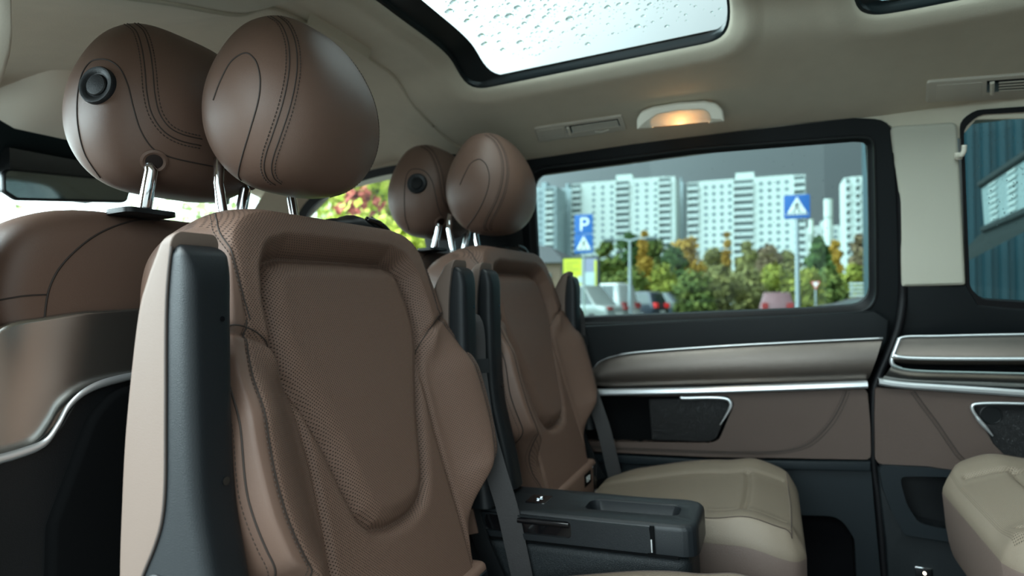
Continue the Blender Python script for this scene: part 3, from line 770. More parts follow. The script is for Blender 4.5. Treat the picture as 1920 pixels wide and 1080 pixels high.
# seams and beads of the headliner
bd = MB()
L_ = [(-.795, y, HZ(-.795, y)-.001) for y in np.linspace(.50, 1.40, 40)] + [(-.795+.0*t, 1.40+.01*t, 0) for t in ()]
L_ += [(x, y, HZ(x, y)-.001) for x, y in catmull([(-.795,1.40),(-.790,1.46),(-.765,1.52),(-.72,1.56),(-.68,1.585)], 8)]
bd.tube(L_, .0045, 6); bd.build('headliner_seam', M['headliner'], cobj, sharp=0)
bm_ = MB()
rg = []
for y in np.linspace(.90, 1.09, 14):
    z = HZ(-.80, y); rg.append([(-.86, y, z+.004), (-.835, y, z-.022), (-.80, y, z-.026), (-.770, y, z-.018), (-.760, y, z+.004)])
bm_.rings(rg, False, False, False); bm_.build('cross_member_cover', M['headliner'], cobj, sharp=35)
for n_, (x0,x1,y0,y1) in enumerate(OP):
    g = MB(); L0 = resample(open_loop(x0, x1, y0, y1, .055), 200, True)
    ins = (.060 if n_ == 0 else .02)
    inner = resample(open_loop(x0+ins, x1+.004, y0+.012, y1-.006, .06), 200, True)
    z0 = HZ(x0, y0)+LZ; GZf = lambda x, y: .80 + float(np.interp(abs(y-VC), prof[:,0], prof[:,1])) + .020 - .014*float(smooth01((x-.02)/.25))
    zz = lambda p: max(HZ(p[0], p[1]) + LZ, 0)
    rings = [[(p[0], p[1], HZ(p[0],p[1])+LZ-.002) for p in offset2(L0, -.001)], [(p[0], p[1], HZ(p[0],p[1])+LZ) for p in offset2(L0, .004)],
             [(p[0], p[1], GZf(*p)) for p in offset2(L0, .004)], [(p[0], p[1], GZf(*p)+.004) for p in inner]]
    g.rings(rings)
    rt = tag(g.build('window_%d' % (5+n_), M['ceramic'], None, sharp=50), kind='structure')
    pn = MB(); big = offset2(inner, -.02); cc_ = np.array([(x0+x1)/2, VC])
    ks_ = np.linspace(1, .02, 16); lo_r = [[(*(cc_+(np.array(p)-cc_)*k), GZf(*(cc_+(np.array(p)-cc_)*k))+.0045) for p in big] for k in ks_]; hi_r = [[(q[0], q[1], q[2]+.005) for q in r] for r in lo_r]
    pn.rings(lo_r[::-1] + hi_r, True, True, True)
    pn.build('roof_glass_pane', M['roofglass'], rt, sharp=40)
    # rain drops lying on the pane
    dm = MB(); rnd = random.Random(5+n_); pts = []
    tries = 0
    while len(pts) < (640 if n_ == 0 else 150) and tries < 16000:
        tries += 1
        x = rnd.uniform(x0+ins+.015, x1-.012); y = rnd.uniform(y0+.25 if n_==0 else y0+.3, y1-.028)
        r = .0014+.0072*rnd.random()**3.0
        if all((x-a)**2+(y-b)**2 > (r+c+.003)**2 for a,b,c in pts): pts.append((x,y,r))
    for x, y, r in pts:
        n = 12; rings = []; h = r*.80; ang = rnd.uniform(0, 6.28); st_ = rnd.uniform(1, 1.35)
        wob = [1+.12*rnd.uniform(-1,1) for _ in range(n)]
        for a in (0, .3, .6, .85, 1.1, 1.35):
            rings.append([(x+r*math.cos(a)*math.cos(2*math.pi*k/n)*st_*wob[k], y+r*math.cos(a)*math.sin(2*math.pi*k/n)*wob[k], GZf(x,y)+.0103+h*math.sin(a)) for k in range(n)])
        dm.rings(rings, True, True, True)
    dr = dm.build('rain_drops', M['water'], None, sharp=0)
    tag(dr, 'rain drops scattered over the %s roof window' % ('large front' if n_ == 0 else 'rear'), 'rain drops', kind='stuff')

# ------------------------------------------------------------------ side wall planes
PU0 = (0, 1.70, .79); PU1n = np.array([0, .41, .10]); PU1n = PU1n/np.linalg.norm(PU1n)      # upper part leans inwards
NIN = -PU1n                                                                                 # towards the cabin
def U(px, py, off=0.0): return on(px, py, np.array(PU0)+NIN*off, PU1n)
def Lw(px, py, off=0.0): return onY(px, py, 1.70-off)
NL = np.array([0,-1.,0])
def curve(pts, n=8, fn=U, off=0.0): return catmull([fn(x, y, off) for x, y in pts], n)

# --- sliding door
door = empty('door_1', (-.2, 1.72, 0)); door['kind'] = 'structure'
outer = roundpoly([U(960,299,.0), U(1245,263), U(1600,221), U(1672,224), U(1684,330), U(1690,560), U(1662,668), U(1085,700), U(985,700)], [.05,0,0,.09,.0,.10,.06,.0,.05], 8)
glass = roundpoly([U(997,330), U(1300,290), U(1600,266.5), U(1628,267), U(1631,420), U(1632,574), U(1500,582), U(1082,598), U(1012,602)], [.055,0,0,.045,0,.05,0,0,.05], 8)
mid_o = roundpoly([U(985,316), U(1300,276), U(1602,253), U(1641,254), U(1645,420), U(1646,588), U(1500,596), U(1082,611), U(1000,616)], [.06,0,0,.06,0,.06,0,0,.06], 8)
fr_ = MB(); ringplate(fr_, outer, mid_o, NIN, .012, 220)
frm = fr_.build('door_window_surround', M['door_dark'], door, sharp=35)
w1 = empty('window_1', (-.2, 1.68, .9)); w1['kind'] = 'structure'
f2 = MB(); A = resample(mid_o, 220, True); B = resample(glass, 220, True)
k = int(np.argmin([np.linalg.norm(B[j]-A[0]) for j in range(220)])); B = B[k:]+B[:k]
f2.rings([[p-NIN*.002 for p in A], [p*.93+q*.07+NIN*.004 for p, q in zip(A,B)], [p*.75+q*.25+NIN*.004 for p, q in zip(A,B)], [p*.55+q*.45-NIN*.006 for p, q in zip(A,B)], [q-NIN*.012 for q in B], [q-NIN*.03 for q in B]])
f2.build('window_frame', M['rubber'], w1, sharp=50)
pn = MB(); gc = [p-NIN*.022 for p in glass]; pn.rings([[p-NIN*.004 for p in gc], gc], True, True, True); pn.build('window_glass', M['tinted'], w1, smooth=False)
dd = MB(); rnd = random.Random(3)
def bead(mb, p, r):
    n = 8; rings = []
    for a in (0, .5, 1.0, 1.35): rings.append([p + np.array([1,0,0])*(r*math.cos(a)*math.cos(2*math.pi*k/n)) + np.array([0,-.24,.97])*(r*math.cos(a)*math.sin(2*math.pi*k/n)*1.1) - NIN*(r*.5*math.sin(a)) for k in range(n)])
    mb.rings(rings, True, True, True)
for _ in range(150):
    px = rnd.uniform(1010, 1625); py = rnd.triangular(272, 590, 300)
    if py < 345-(px-1000)*.12: continue
    bead(dd, U(px, py, -.0262), rnd.uniform(.0005, .0012))
tag(dd.build('rain_specks', M['water'], None, sharp=0), 'fine rain specks on the sliding door window', 'rain drops', kind='stuff')

# upper dark panel between window and trim band
up = MB(); slab(up, [Lw(x, y, .014) for x, y in [(1000,640),(1082,612),(1300,600),(1500,591),(1640,583),(1668,600),(1664,640),(1655,655),(1400,668),(1180,690),(1110,720),(1100,760),(960,760),(960,660)]], NL, .03, .006)
up.build('upper_panel', M['door_dark'], door, sharp=35)
# trim band: bulging brushed strip with bright upper edge
top = resample([Lw(x, y, .02) for x, y in catmull([(1112,692),(1125,678),(1150,668),(1200,660),(1350,649),(1500,641),(1655,634)], 8)], 60)
bot = resample([Lw(x, y, .02) for x, y in catmull([(1112,722),(1150,727),(1250,725),(1350,722),(1500,718),(1627,714)], 8)], 60)
tbm = MB(); rings = []
for k in range(13):
    s_ = k/12; rings.append([a*(1-s_)+b*s_ + NL*(.016*math.sin(math.pi*s_)**.7 - .004) for a, b in zip(top, bot)])
rings = [[p-NL*.02 for p in rings[0]]] + rings + [[p-NL*.02 for p in rings[-1]]]
tbm.rings(rings, False); tbm.build('trim_band', M['brushed'], door, sharp=60)
ed = MB(); ed.tube([p+NL*.003 for p in top], [.0010]*8+[.0026]*52, 8); ed.build('upper_bright_edge', M['silver'], door, sharp=0)
ss = MB(); sp = resample([Lw(x, y, .036) for x, y in [(1105,737),(1300,733),(1450,728),(1627,721.5)]], 30)
ss.rings([[p+np.array([0,.02,.0085]), p+np.array([0,.0,.0082]), p+np.array([0,-.003,.005]), p+np.array([0,-.004,-.003]), p+np.array([0,0,-.0080]), p+np.array([0,.02,-.0085])] for p in sp], False)
ss.build('silver_strip', M['silver'], door, sharp=35)
# leather field with recess and speaker
lo = [Lw(x, y, .024) for x, y in [(1000,745),(1300,741),(1626,729),(1632,800),(1633,862),(1480,859),(1330,857),(1100,846),(1000,842)]]
lo = roundpoly(lo, [0,0,.01,0,.012,0,0,0,0], 4)
hole = roundpoly([Lw(x, y, .024) for x, y in [(1040,743),(1200,743),(1366,742),(1377,757),(1348,826),(1330,831),(1200,829),(1040,826)]], [.004,0,.02,.01,.03,.01,0,.004], 6)
lm = MB(); ringplate(lm, lo, hole, NL, .025, 200); lf = lm.build('leather_panel', M['door_leather'], door, sharp=50)
rcs = MB(); hs = resample(hole, 120, True); rcs.rings([[p-NL*.006 for p in hs], [p-NL*.035 for p in offset_ ] if False else [p-NL*.035 for p in hs]], True, False, True); rcs.build('recess', M['black'], door, sharp=50)
s = MB(); t = MB()
st_ = resample(catmull([Lw(x, y, .0245) for x, y in [(1587,733),(1578,755),(1562,785),(1540,812),(1515,832),(1480,844),(1430,848),(1300,846),(1110,838)]], 8), 160)
s.tube(st_, .0014, 5); s.tube([p+np.array([.006,0,-.004]) for p in st_], .0008, 5); dashes(t, [p+np.array([-.004,-.0008,.003]) for p in st_], .0007, .005, .002)
s.build('seam', M['seam'], lf, sharp=0); t.build('stitching', M['thread'], lf, sharp=0)
spk = MB(); slab(spk, roundpoly([Lw(x, y, .022) for x, y in [(1216,748),(1362,746),(1371,758),(1342,824),(1326,829),(1222,826)]], [.006,.014,.012,.02,.01,.006], 5), NL, .02, .004)
spo = spk.build('speaker_grille', M['grille'], door, sharp=40)
ac = MB(); ap = catmull([Lw(x, y, .027) for x, y in [(1275,745),(1285,746.5),(1330,745.5),(1358,747),(1368,752),(1370,762),(1362,778),(1350,797)]], 6)
ac.tube(ap, [.0008]+[.0046]*(len(ap)-12)+[.004-.0003*k for k in range(11)], 8); ac.build('silver_accent', M['silver'], spo, sharp=0)
# lower plastic and the carpeted step recess
lw = MB(); slab(lw, [Lw(x, y, .030) for x, y in [(1000,846),(1330,863),(1633,866),(1633,884),(1330,878),(1000,862)]], NL, .02, .003); lw.build('lower_ledge', M['door_low'], door, sharp=35)
l2 = MB(); o_ = [Lw(x, y, .018) for x, y in [(1000,858),(1330,874),(1633,880),(1640,960),(1652,1090),(1660,1200),(1000,1200)]]
h_ = roundpoly([Lw(x, y, .018) for x, y in [(1380,962),(1575,968),(1602,1010),(1612,1190),(1380,1190)]], [.02,.05,.03,.01,.01], 5)
ringplate(l2, o_, h_, NL, .02, 160); l2.build('lower_panel', M['door_low'], door, sharp=35)
l3 = MB(); hh = resample(h_, 80, True); l3.rings([[p-NL*.002 for p in hh], [p-NL*.06 for p in hh]], True, False, True); l3.build('carpet_recess', M['carpet'], door, sharp=50)
# rubber seal in the gap behind the door
sl = MB(); sp = [U(1682,285),U(1687,330),U(1691,430),U(1693,540)] + [Lw(x, y, -.0) for x, y in [(1690,585),(1681,625),(1662,672),(1645,712),(1638,745),(1637,860),(1646,930),(1652,1000),(1658,1080),(1664,1150)]]
sl.tube(resample(catmull(sp, 6), 80), .010, 10); tag(sl.build('trim_1', M['rubber'], None, sharp=0), kind='structure')
# backing behind everything so no daylight leaks between the panels
def backing(name, x0, x1, z0, z1, y=1.745, m='black'):
    b = MB(); b.box((x0, y, z0), (x1, y+.02, z1)); return b.build(name, M[m], None, smooth=False)

# --- rear quarter of the right wall
wr = empty('wall_right', (.6, 1.74, 0)); wr['kind'] = 'structure'
bk_ = MB(); bk_.box((-1.02, 1.752, 0.0), (1.02, 1.775, .735)); bk_.box((.235, 1.735, .73), (.345, 1.76, 1.2)); bk_.box((-1.02, 1.735, .70), (-.66, 1.76, 1.02))
bk_.build('inner_wall_panel', M['black'], wr, smooth=False)
o_ = MB()
pil_pts = [U(1670,237,.012), U(1796,229,.012), U(1812,536,.012), U(1690,539,.012), U(1687,380,.012)]
slab(o_, roundpoly(pil_pts, [.012,.016,.008,.004,0], 4), NIN, .03, .008); o_.build('pillar_trim', M['pillarlight'], wr, sharp=40)
rr_ = MB(); slab(rr_, [U(x, y, -.004) for x, y in [(1600,170),(2300,120),(2300,215),(1830,225),(1800,260),(1690,250),(1668,236),(1600,226)]], NIN, .01, .003); rr_.build('roof_rail_trim', M['headliner'], wr, sharp=40)
# quarter window
qo = roundpoly([U(1800,226), U(1830,206), U(2050,190), U(2260,200), U(2240,600), U(2000,588), U(1836,576), U(1812,550)], [.03,.03,0,.05,.05,0,.03,.03], 6)
qg = roundpoly([U(1807,240), U(1836,215), U(2050,203), U(2240,215), U(2220,578), U(2000,572), U(1842,562), U(1819,540)], [.03,.03,0,.05,.05,0,.03,.03], 6)
w2 = empty('window_2', (.6, 1.68, .95)); w2['kind'] = 'structure'
q_ = MB(); ringplate(q_, qo, qg, NIN, .02, 160); q_.build('window_frame', M['rubber'], w2, sharp=40)
pn = MB(); pn.rings([[p-NIN*.018 for p in qg], [p-NIN*.014 for p in qg]], True, True, True); pn.build('window_glass', M['tinted_dark'], w2, smooth=False)
dd = MB()
for _ in range(230):
    px = rnd.uniform(1822, 2000); py = rnd.triangular(222, 560, 260); bead(dd, U(px, py, -.0186), rnd.uniform(.0006, .0014))
tag(dd.build('rain_specks', M['water'], None, sharp=0), 'rain specks on the rear quarter window', 'rain drops', kind='stuff')
qp = MB(); slab(qp, [U(x, y, .004) for x, y in [(1690,535),(1812,533),(1836,572),(2000,586),(2260,602),(2260,640),(1920,638),(1684,648),(1676,625)]], NIN, .03, .008); qp.build('upper_panel', M['door_dark'], wr, sharp=35)
hk = MB(); hk.tube(catmull([U(1797,292,.018), U(1802,291,.030), U(1807,284,.034), U(1808,272,.036)], 5), [.0055]*8+[.005]*8, 8); hk.tube([U(1797,286,.014), U(1797,299,.014)], .007, 8)
tag(hk.build('coat_hook', M['trimlight'], None, sharp=0), 'small cream coat hook beside the rear quarter window', 'hook')
# metallic armrest moulding with pull slot
def strip_surface(name, rows, m, parent, n=80, smooth=60):
    R = [resample(catmull(r, 8), n) for r in rows]; mb = MB(); mb.rings(R, False); return mb.build(name, M[m], parent, sharp=smooth)
def rowL(pts, off): return [Lw(x, y, off) for x, y in pts]
r0 = [(1686,632),(1760,630),(1850,628),(2000,626),(2200,626)]; r1 = [(1672,668),(1700,671),(1850,672),(2000,672),(2200,672)]
r2 = [(1672,676),(1710,682),(1850,683),(2000,683),(2200,684)]; r3 = [(1674,684),(1715,693),(1850,697),(2000,700),(2200,702)]
r4 = [(1652,712),(1712,718),(1850,724),(2000,730),(2200,738)]
strip_surface('armrest_upper', [rowL(r0,.0), rowL(r0,.022), rowL([(1683,644),(1760,643),(1850,641),(2000,640),(2200,640)],.026), rowL([(1678,660),(1730,662),(1850,661),(2000,661),(2200,661)],.030), rowL(r1,.040), rowL([(x,y+3) for x,y in r1],.042), rowL(r2,.034), rowL([(x,y+1) for x,y in r2],.010)], 'brushed', wr)
strip_surface('pull_slot', [rowL([(x,y-1) for x,y in r2],.012), rowL([(1690,683),(1715,687),(1850,690),(2000,692),(2200,693)],.004), rowL([(x,y+1) for x,y in r3],.012)], 'black', wr)
strip_surface('armrest_lower', [rowL(r3,.010), rowL(r3,.046), rowL([(1668,692),(1715,701),(1850,705),(2000,708),(2200,711)],.048), rowL([(1660,703),(1713,712),(1850,716),(2000,721),(2200,728)],.040), rowL(r4,.030), rowL(r4,.0)], 'brushed_bright', wr)
e1 = MB(); e1.tube(resample(catmull([Lw(x,y,.026) for x,y in [(1684,636),(1700,631),(1760,630),(1850,628),(2000,626),(2200,626)]],8),60), .0028, 8); e1.build('upper_bright_edge', M['silver'], wr, sharp=0)
e3 = MB(); e3.tube(resample(catmull([Lw(x,y,.036) for x,y in [(1687,634),(1680,652),(1674,668),(1672,678),(1676,686),(1690,692)]],8),40), .0045, 10)
e3.build('armrest_end', M['silver'], wr, sharp=0)
e4 = MB(); e4.tube(resample(catmull([Lw(x,y,.040) for x,y in [(1676,667),(1700,671),(1760,672.5),(1850,673),(2000,673),(2200,674)]],8),60), .0045, 8); e4.build('pull_edge', M['silver'], wr, sharp=0)
sp = resample([Lw(x, y, .036) for x, y in catmull([(1648,716),(1690,722),(1760,727),(1850,733),(1920,738),(2200,757)], 6)], 40)
s2 = MB(); s2.rings([[p+np.array([0,.03,.0080]), p+np.array([0,.0,.0075]), p+np.array([0,-.004,.003]), p+np.array([0,-.004,-.003]), p+np.array([0,0,-.0075]), p+np.array([0,.03,-.0080])] for p in sp], False)
s2.build('silver_strip', M['silver'], wr, sharp=35)
lq = MB(); q1 = [Lw(x, y, .022) for x, y in [(1641,727),(1760,734),(1920,745),(2220,766),(2220,905),(1920,892),(1800,884),(1740,874),(1650,870),(1641,862),(1640,790)]]
qh = roundpoly([Lw(x, y, .022) for x, y in [(1820,757),(1835,753),(1930,756),(2080,760),(2060,868),(1930,867),(1888,858),(1862,832)]], [.012,.008,0,.02,.02,0,.02,.01], 6)
ringplate(lq, roundpoly(q1, [.004,0,0,.01,.01,0,0,0,.004,.006,0], 4), qh, NL, .025, 180); lqo = lq.build('leather_panel', M['door_leather'], wr, sharp=50)
s = MB(); t = MB()
st_ = resample(catmull([Lw(x, y, .0225) for x, y in [(1714,733),(1735,762),(1762,798),(1785,832),(1805,858),(1830,870),(1870,874),(1930,876),(2000,879)]], 8), 140)
s.tube(st_, .0013, 5); s.tube([p+np.array([-.007,0,-.003]) for p in st_], .0010, 5); dashes(t, [p+np.array([-.0035,-.001,-.0015]) for p in st_], .0007, .005, .002)
s.build('seam', M['seam'], lqo, sharp=0); t.build('stitching', M['thread'], lqo, sharp=0)
gq = MB(); slab(gq, [p-NL*.008 for p in qh], NL, .02, .003); gqo = gq.build('speaker_grille', M['grille'], wr, sharp=40)
tw = MB(); disc(tw, Lw(1858,778,.0145), (0,-1,0), .02, [(.021,-.002),(.021,.0008),(.0195,.0014),(.0185,.0004)]); tw.build('speaker_cone_ring', M['plastic_dark'], gqo)
aq = MB(); ap = catmull([Lw(x, y, .027) for x, y in [(1975,757),(1920,757),(1870,756),(1836,757),(1824,760),(1824,770),(1836,788),(1850,804),(1862,818)]], 6)
aq.tube(ap, [.0034]*(len(ap)-14)+[.0045]*6+[.004-.0004*k for k in range(8)], 8); aq.build('silver_accent', M['silver'], gqo, sharp=0)
# storage pocket below
po = [Lw(x, y, .034) for x, y in [(1648,872),(1740,877),(1860,892),(2200,915),(2200,1078),(1890,1036),(1740,1010),(1697,1004),(1672,960),(1655,915)]]
ph = roundpoly([Lw(x, y, .034) for x, y in [(1686,893),(1760,894),(1860,902),(2160,925),(2160,1040),(1890,1003),(1760,990),(1722,980),(1700,945)]], [.015,0,0,.02,.02,0,0,.02,.02], 6)
pm = MB(); ringplate(pm, roundpoly(po, [.01,0,0,.01,.01,0,0,.01,0,.01], 4), ph, NL, .02, 170); pmo = pm.build('storage_pocket', M['door_low'], wr, sharp=40)
pi_ = MB(); hh = resample(ph, 110, True); pi_.rings([[p-NL*.003 for p in hh], [p-NL*.055 for p in hh]], True, False, True); pi_.build('pocket_cavity', M['plastic_dark'], pmo, sharp=50)
ch = MB()
for y in (975, 990): ch.tube([Lw(x_, y_, .02) for x_, y_ in [(1826,y),(1838,y+4),(1855,y+5),(1864,y+1)]], .0035, 8)
ch.build('cup_clip', M['plastic'], pmo, sharp=0)
lq2 = MB(); slab(lq2, [Lw(x, y, .016) for x, y in [(1645,870),(1650,930),(1660,1010),(1672,1200),(2200,1260),(2200,1050),(1890,1025),(1700,998)]], NL, .02, .004); lq2.build('lower_panel', M['plastic_grain'], wr, sharp=40)
sol = MB(); slab(sol, [Lw(x, y, .021) for x, y in [(1715,1062),(1748,1067),(1752,1092),(1718,1088)]], NL, .006, .0015); tag(sol.build('socket_plate', M['chrome'], None), 'small bright metal socket plate low on the wall at the bottom edge', 'socket')
le = MB(); le.tube([Lw(1734,1075.5,.0215), Lw(1734,1075.5,.0235)], .0026, 10); 
sob = [o for o in bpy.data.objects if o.name.startswith('socket_plate')][0]; le.build('indicator_light', M['led'], sob)

# --- ceiling fittings: air vents, grab handle with lamp
def ceil_frame(px, py):
    """point and frame on the sloping side of the headliner hit by a pixel ray"""
    d = ray(px, py); t0, t1 = .3, 3.0
    for _ in range(60):
        tm = (t0+t1)/2; p = CAM + d*tm
        if p[2] < HZ(p[0], p[1]): t0 = tm
        else: t1 = tm
    return CAM + d*t0
def cpt(x, y, off=0.0):
    z = HZ(x, y); dz = (HZ(x, y+.004)-HZ(x, y-.004))/.008; n = np.array([0, dz, -1.0]); n /= np.linalg.norm(n)
    return np.array([x, y, z]) + n*off, n
def vent(quad, label):
    Q = [ceil_frame(*q) for q in quad]
    # common plane through the fitting
    c = np.mean(Q, axis=0); ax = Q[1]-Q[0]; ax /= np.linalg.norm(ax); ay = (Q[3]-Q[0]); n = np.cross(ax, ay); n /= np.linalg.norm(n)
    if n[2] > 0: n = -n
    P = lambda u, v, h=0.0: (Q[0]*(1-u)+Q[1]*u)*(1-v) + (Q[3]*(1-u)+Q[2]*u)*v + n*h
    b = MB(); slab(b, roundpoly([P(0,0,.006),P(1,0,.006),P(1,1,.006),P(0,1,.006)], .006, 4), n, .012, .003)
    r = b.build('ceiling_vent', M['trimlight2'], None, sharp=40); tag(r, label, 'air vent')
    l = MB(); slab(l, [P(.06,.16,.0072),P(.33,.16,.0072),P(.33,.84,.0072),P(.06,.84,.0072)], n, .002, .0008); l.build('blank_panel', M['trimlight2'], r, sharp=40)
    d_ = MB(); slab(d_, [P(.36,.13,.0068),P(.95,.13,.0068),P(.95,.62,.0068),P(.36,.62,.0068)], n, .001, .0003); d_.build('vent_opening', M['gloss'], r, sharp=40)
    for k in range(4):
        v = .20+.115*k; s_ = MB(); s_.strip([P(.43,v,.009), P(.94,v,.009)], P(.5,v+.1)-P(.5,v), .0019, .0006); s_.build('louvre', M['trimlight'], r, sharp=40)
    w_ = MB(); w_.tube([P(.39,.16,.009), P(.39,.66,.009)], .0040, 10); w_.build('thumb_wheel', M['trimlight'], r, sharp=40)
    t_ = MB(); t_.tube([P(.66,.70,.009), P(.74,.78,.0095), P(.82,.70,.009)], .0018, 8); t_.build('louvre_tab', M['trimlight'], r, sharp=0)
    return r
vent([(1001,238),(1166,214),(1176,241),(1010,264)], 'cream air vent in the headliner left of the lit grab handle')
vent([(1738,150),(2060,125),(2062,175),(1735,189)], 'cream air vent in the headliner above the rear quarter window')
# grab handle
gh = empty('grab_handle', (-.02, 1.60, 1.22)); tag(gh, 'cream grab handle with glowing warm lamp on the headliner above the sliding door', 'handle')
d0, d1 = ray(1208, 238), ray(1346, 224)
A0 = ceil_frame(1208, 238) - d0*.075; A1 = ceil_frame(1346, 224) - d1*.075
ax = A1-A0; Ln = np.linalg.norm(ax); ax /= Ln; up_ = np.array([0, -.40, .917]); nn = np.cross(ax, up_); nn = nn if nn[1] < 0 else -nn; nn /= np.linalg.norm(nn)
def G(u, v, h): return A0 + ax*(Ln*u) + up_*v + nn*h
bar = [(-.10,-.004),(-.09,.020),(-.02,.036),(.15,.044),(.50,.047),(.85,.044),(1.0,.036),(1.08,.020),(1.09,-.006),(.87,-.006),(.87,.014),(.80,.023),(.50,.026),(.20,.023),(.13,.014),(.13,-.004)]
hb = MB(); slab(hb, roundpoly([G(u, v, .012) for u, v in bar], [.004,.02,.02,.02,0,.02,.02,.02,.004,.003,.006,.01,0,.01,.006,.003], 4), nn, .024, .007); hb.build('handle', M['trimlight'], gh, sharp=40)
bz = MB(); R_ = roundpoly([(.10,-.008),(.90,-.008),(.90,.040),(.10,.040)], 0.004, 3)
slab(bz, [G(u, v, -.010) for u, v in [(.06,-.006),(.94,-.006),(.94,.040),(.06,.040)]], nn, .030, .004); bzo = bz.build('lamp_lens', M['lampwarm'], gh, sharp=50)
bb = MB(); bb.tube([G(.36,.0075,-.005), G(.66,.0085,-.005)], .0042, 10); bb.build('bulb', M['bulb'], bzo, sharp=0)
sw = MB(); sw.tube([G(.24,-.002,-.006), G(.24,.012,-.004)], .0045, 8); sw.build('hook', M['trimlight'], bzo, sharp=0)
lt = bpy.data.lights.new('lamp_light', 'POINT'); lt.energy = .035; lt.color = (1, .62, .30); lt.shadow_soft_size = .012
lo_ = bpy.data.objects.new('lamp_light', lt); COL.objects.link(lo_); lo_.location = G(.5, -.004, .016)

# ------------------------------------------------------------------ floor, left wall, rear wall, front end
fl = MB(); fl.box((-1.9, .33, -.03), (1.06, 1.77, 0.0)); tag(fl.build('floor', M['carpet'], None, smooth=False), kind='structure')
wl = MB()
wl.box((-1.62, .33, 0.0), (-.745, .36, .72))           # front door
wl.box((-.86, .33, .72), (-.775, .37, 1.25))         # pillar in front of the sliding door opening
wl.box((.24, .33, 0.0), (1.06, .36, .76)); wl.box((.24, .33, .76), (.45, .37, 1.25)); wl.box((-1.62, .33, 1.19), (1.06, .40, 1.42))
tag(wl.build('wall_left', M['door_dark'], None, smooth=False), kind='structure')
pl = MB(); rg = []
for z in np.linspace(.70, 1.25, 30):
    x1_ = -.760 + .083*smooth01((z-.96)/.14) ; rg.append([(-.86, .372, z), (-.74, .376, z), (x1_-.02, .374, z), (x1_, .362, z), (x1_, .345, z)])
pl.rings(rg, False); tag(pl.build('trim_2', M['trimlight'], None, sharp=0), kind='structure')
re = MB(); re.box((1.04, .36, 0.0), (1.08, 1.76, .76)); re.box((1.04, .36, 1.18), (1.08, 1.76, 1.42)); re.box((1.04, .36, .76), (1.08, .50, 1.18)); re.box((1.05, .5, .76), (1.07, 1.56, .98)); re.box((1.04, 1.56, .76), (1.08, 1.76, 1.18))
re.box((.86, 1.735, .60), (1.06, 1.76, 1.42))
tag(re.build('wall_rear', M['door_dark'], None, smooth=False), kind='structure')
rg_ = MB(); rg_.box((1.055, .50, .97), (1.06, 1.56, 1.19)); tag(rg_.build('window_7', M['tinted_dark'], None, smooth=False), kind='structure')
rg_ = MB(); rg_.box((.45, .345, .75), (1.05, .349, 1.20)); tag(rg_.build('window_8', M['tinted_dark'], None, smooth=False), kind='structure')
# front passenger door and window, A and B pillars
def O(px, py, y): return onY(px, py, y)
fd = empty('door_2', (-1.2, 1.70, 0)); fd['kind'] = 'structure'
b = MB(); b.box((-1.72, 1.68, 0.0), (-1.02, 1.73, .78)); b.build('door_panel', M['door_dark'], fd, smooth=False)
po_ = catmull([(-1.62,.80),(-1.56,1.00),(-1.475,1.115),(-1.39,1.185),(-1.26,1.225),(-1.12,1.243),(-1.00,1.245)], 6)
w3o = [(x, 1.70-.10*(z-.79)/.41, z) for x, z in po_] + [(-.955,1.70-.10*(1.2-.79)/.41,1.235), (-.93,1.70,.78), (-1.62,1.70,.78)]
w3i = [(x, 1.70-.10*(z-.79)/.41, z) for x, z in catmull([(-1.59,.815),(-1.535,.985),(-1.455,1.095),(-1.375,1.162),(-1.25,1.202),(-1.12,1.220),(-1.01,1.222)], 6)] + [(-.985,1.61,1.215), (-.955,1.694,.80), (-1.59,1.694,.80)]
m_ = MB(); ringplate(m_, w3o, w3i, (0,-1,-.2), .015, 160); w3 = tag(m_.build('window_3', M['rubber'], None, sharp=40), kind='structure')
m_ = MB(); m_.rings([[(p[0], p[1]+.010, p[2]) for p in w3i], [(p[0], p[1]+.013, p[2]) for p in w3i]], True, True, True); m_.build('window_glass', M['clear'], w3, smooth=False)
# light A pillar cover with the corner of the headliner flowing down
ap_ = MB(); rg = []
for t_ in np.linspace(0, 1, 16):
    x = -1.335-.42*t_; z = 1.262-.30*t_**1.15
    rg.append([(x+.09, 1.645, z-.020), (x+.055, 1.61, z-.006), (x+.01, 1.585, z+.006), (x-.05, 1.575, z+.012), (x-.09, 1.60, z+.010)])
ap_.rings(rg, False)
tag(ap_.build('trim_3', M['trimlight'], None, sharp=0), kind='structure')
hd = MB(); rg = []
for x, z in po_[10:] + [(-.93,1.25), (-.70,1.245)]:
    rg.append([(x, 1.70-.10*(z-.79)/.41+.01, z-.004), (x-.01, 1.58, z+.015), (x-.02, 1.48, z+.045)])
hd.rings(rg, False); tag(hd.build('trim_4', M['headliner'], None, sharp=0), kind='structure')
bp_ = MB(); bp_.rings([[(-.955,1.70,.60),(-.955,1.665,.60),(-.90,1.635,.60),(-.72,1.64,.60),(-.655,1.68,.60)], [(-.955,1.70,.80),(-.955,1.66,.80),(-.90,1.625,.80),(-.72,1.63,.80),(-.655,1.67,.80)], [(-.975,1.60,1.235),(-.975,1.565,1.235),(-.90,1.535,1.24),(-.72,1.54,1.24),(-.64,1.58,1.235)]], False)
tag(bp_.build('wall_front_pillar', M['door_dark'], None, sharp=60), kind='structure')
be = MB(); be.box((-.955, 1.60, .0), (-.68, 1.72, .62)); be.build('pillar_base', M['door_low'], bpy.data.objects['wall_front_pillar'], smooth=False)
# belt anchor on the pillar, cream cover
ba = MB(); ba.tube(catmull([(-.93,1.60,1.02),(-.90,1.58,1.06),(-.86,1.575,1.07),(-.82,1.58,1.05)], 5), .014, 10); ba.build('belt_anchor_cover', M['trimlight'], bpy.data.objects['wall_front_pillar'], sharp=0)
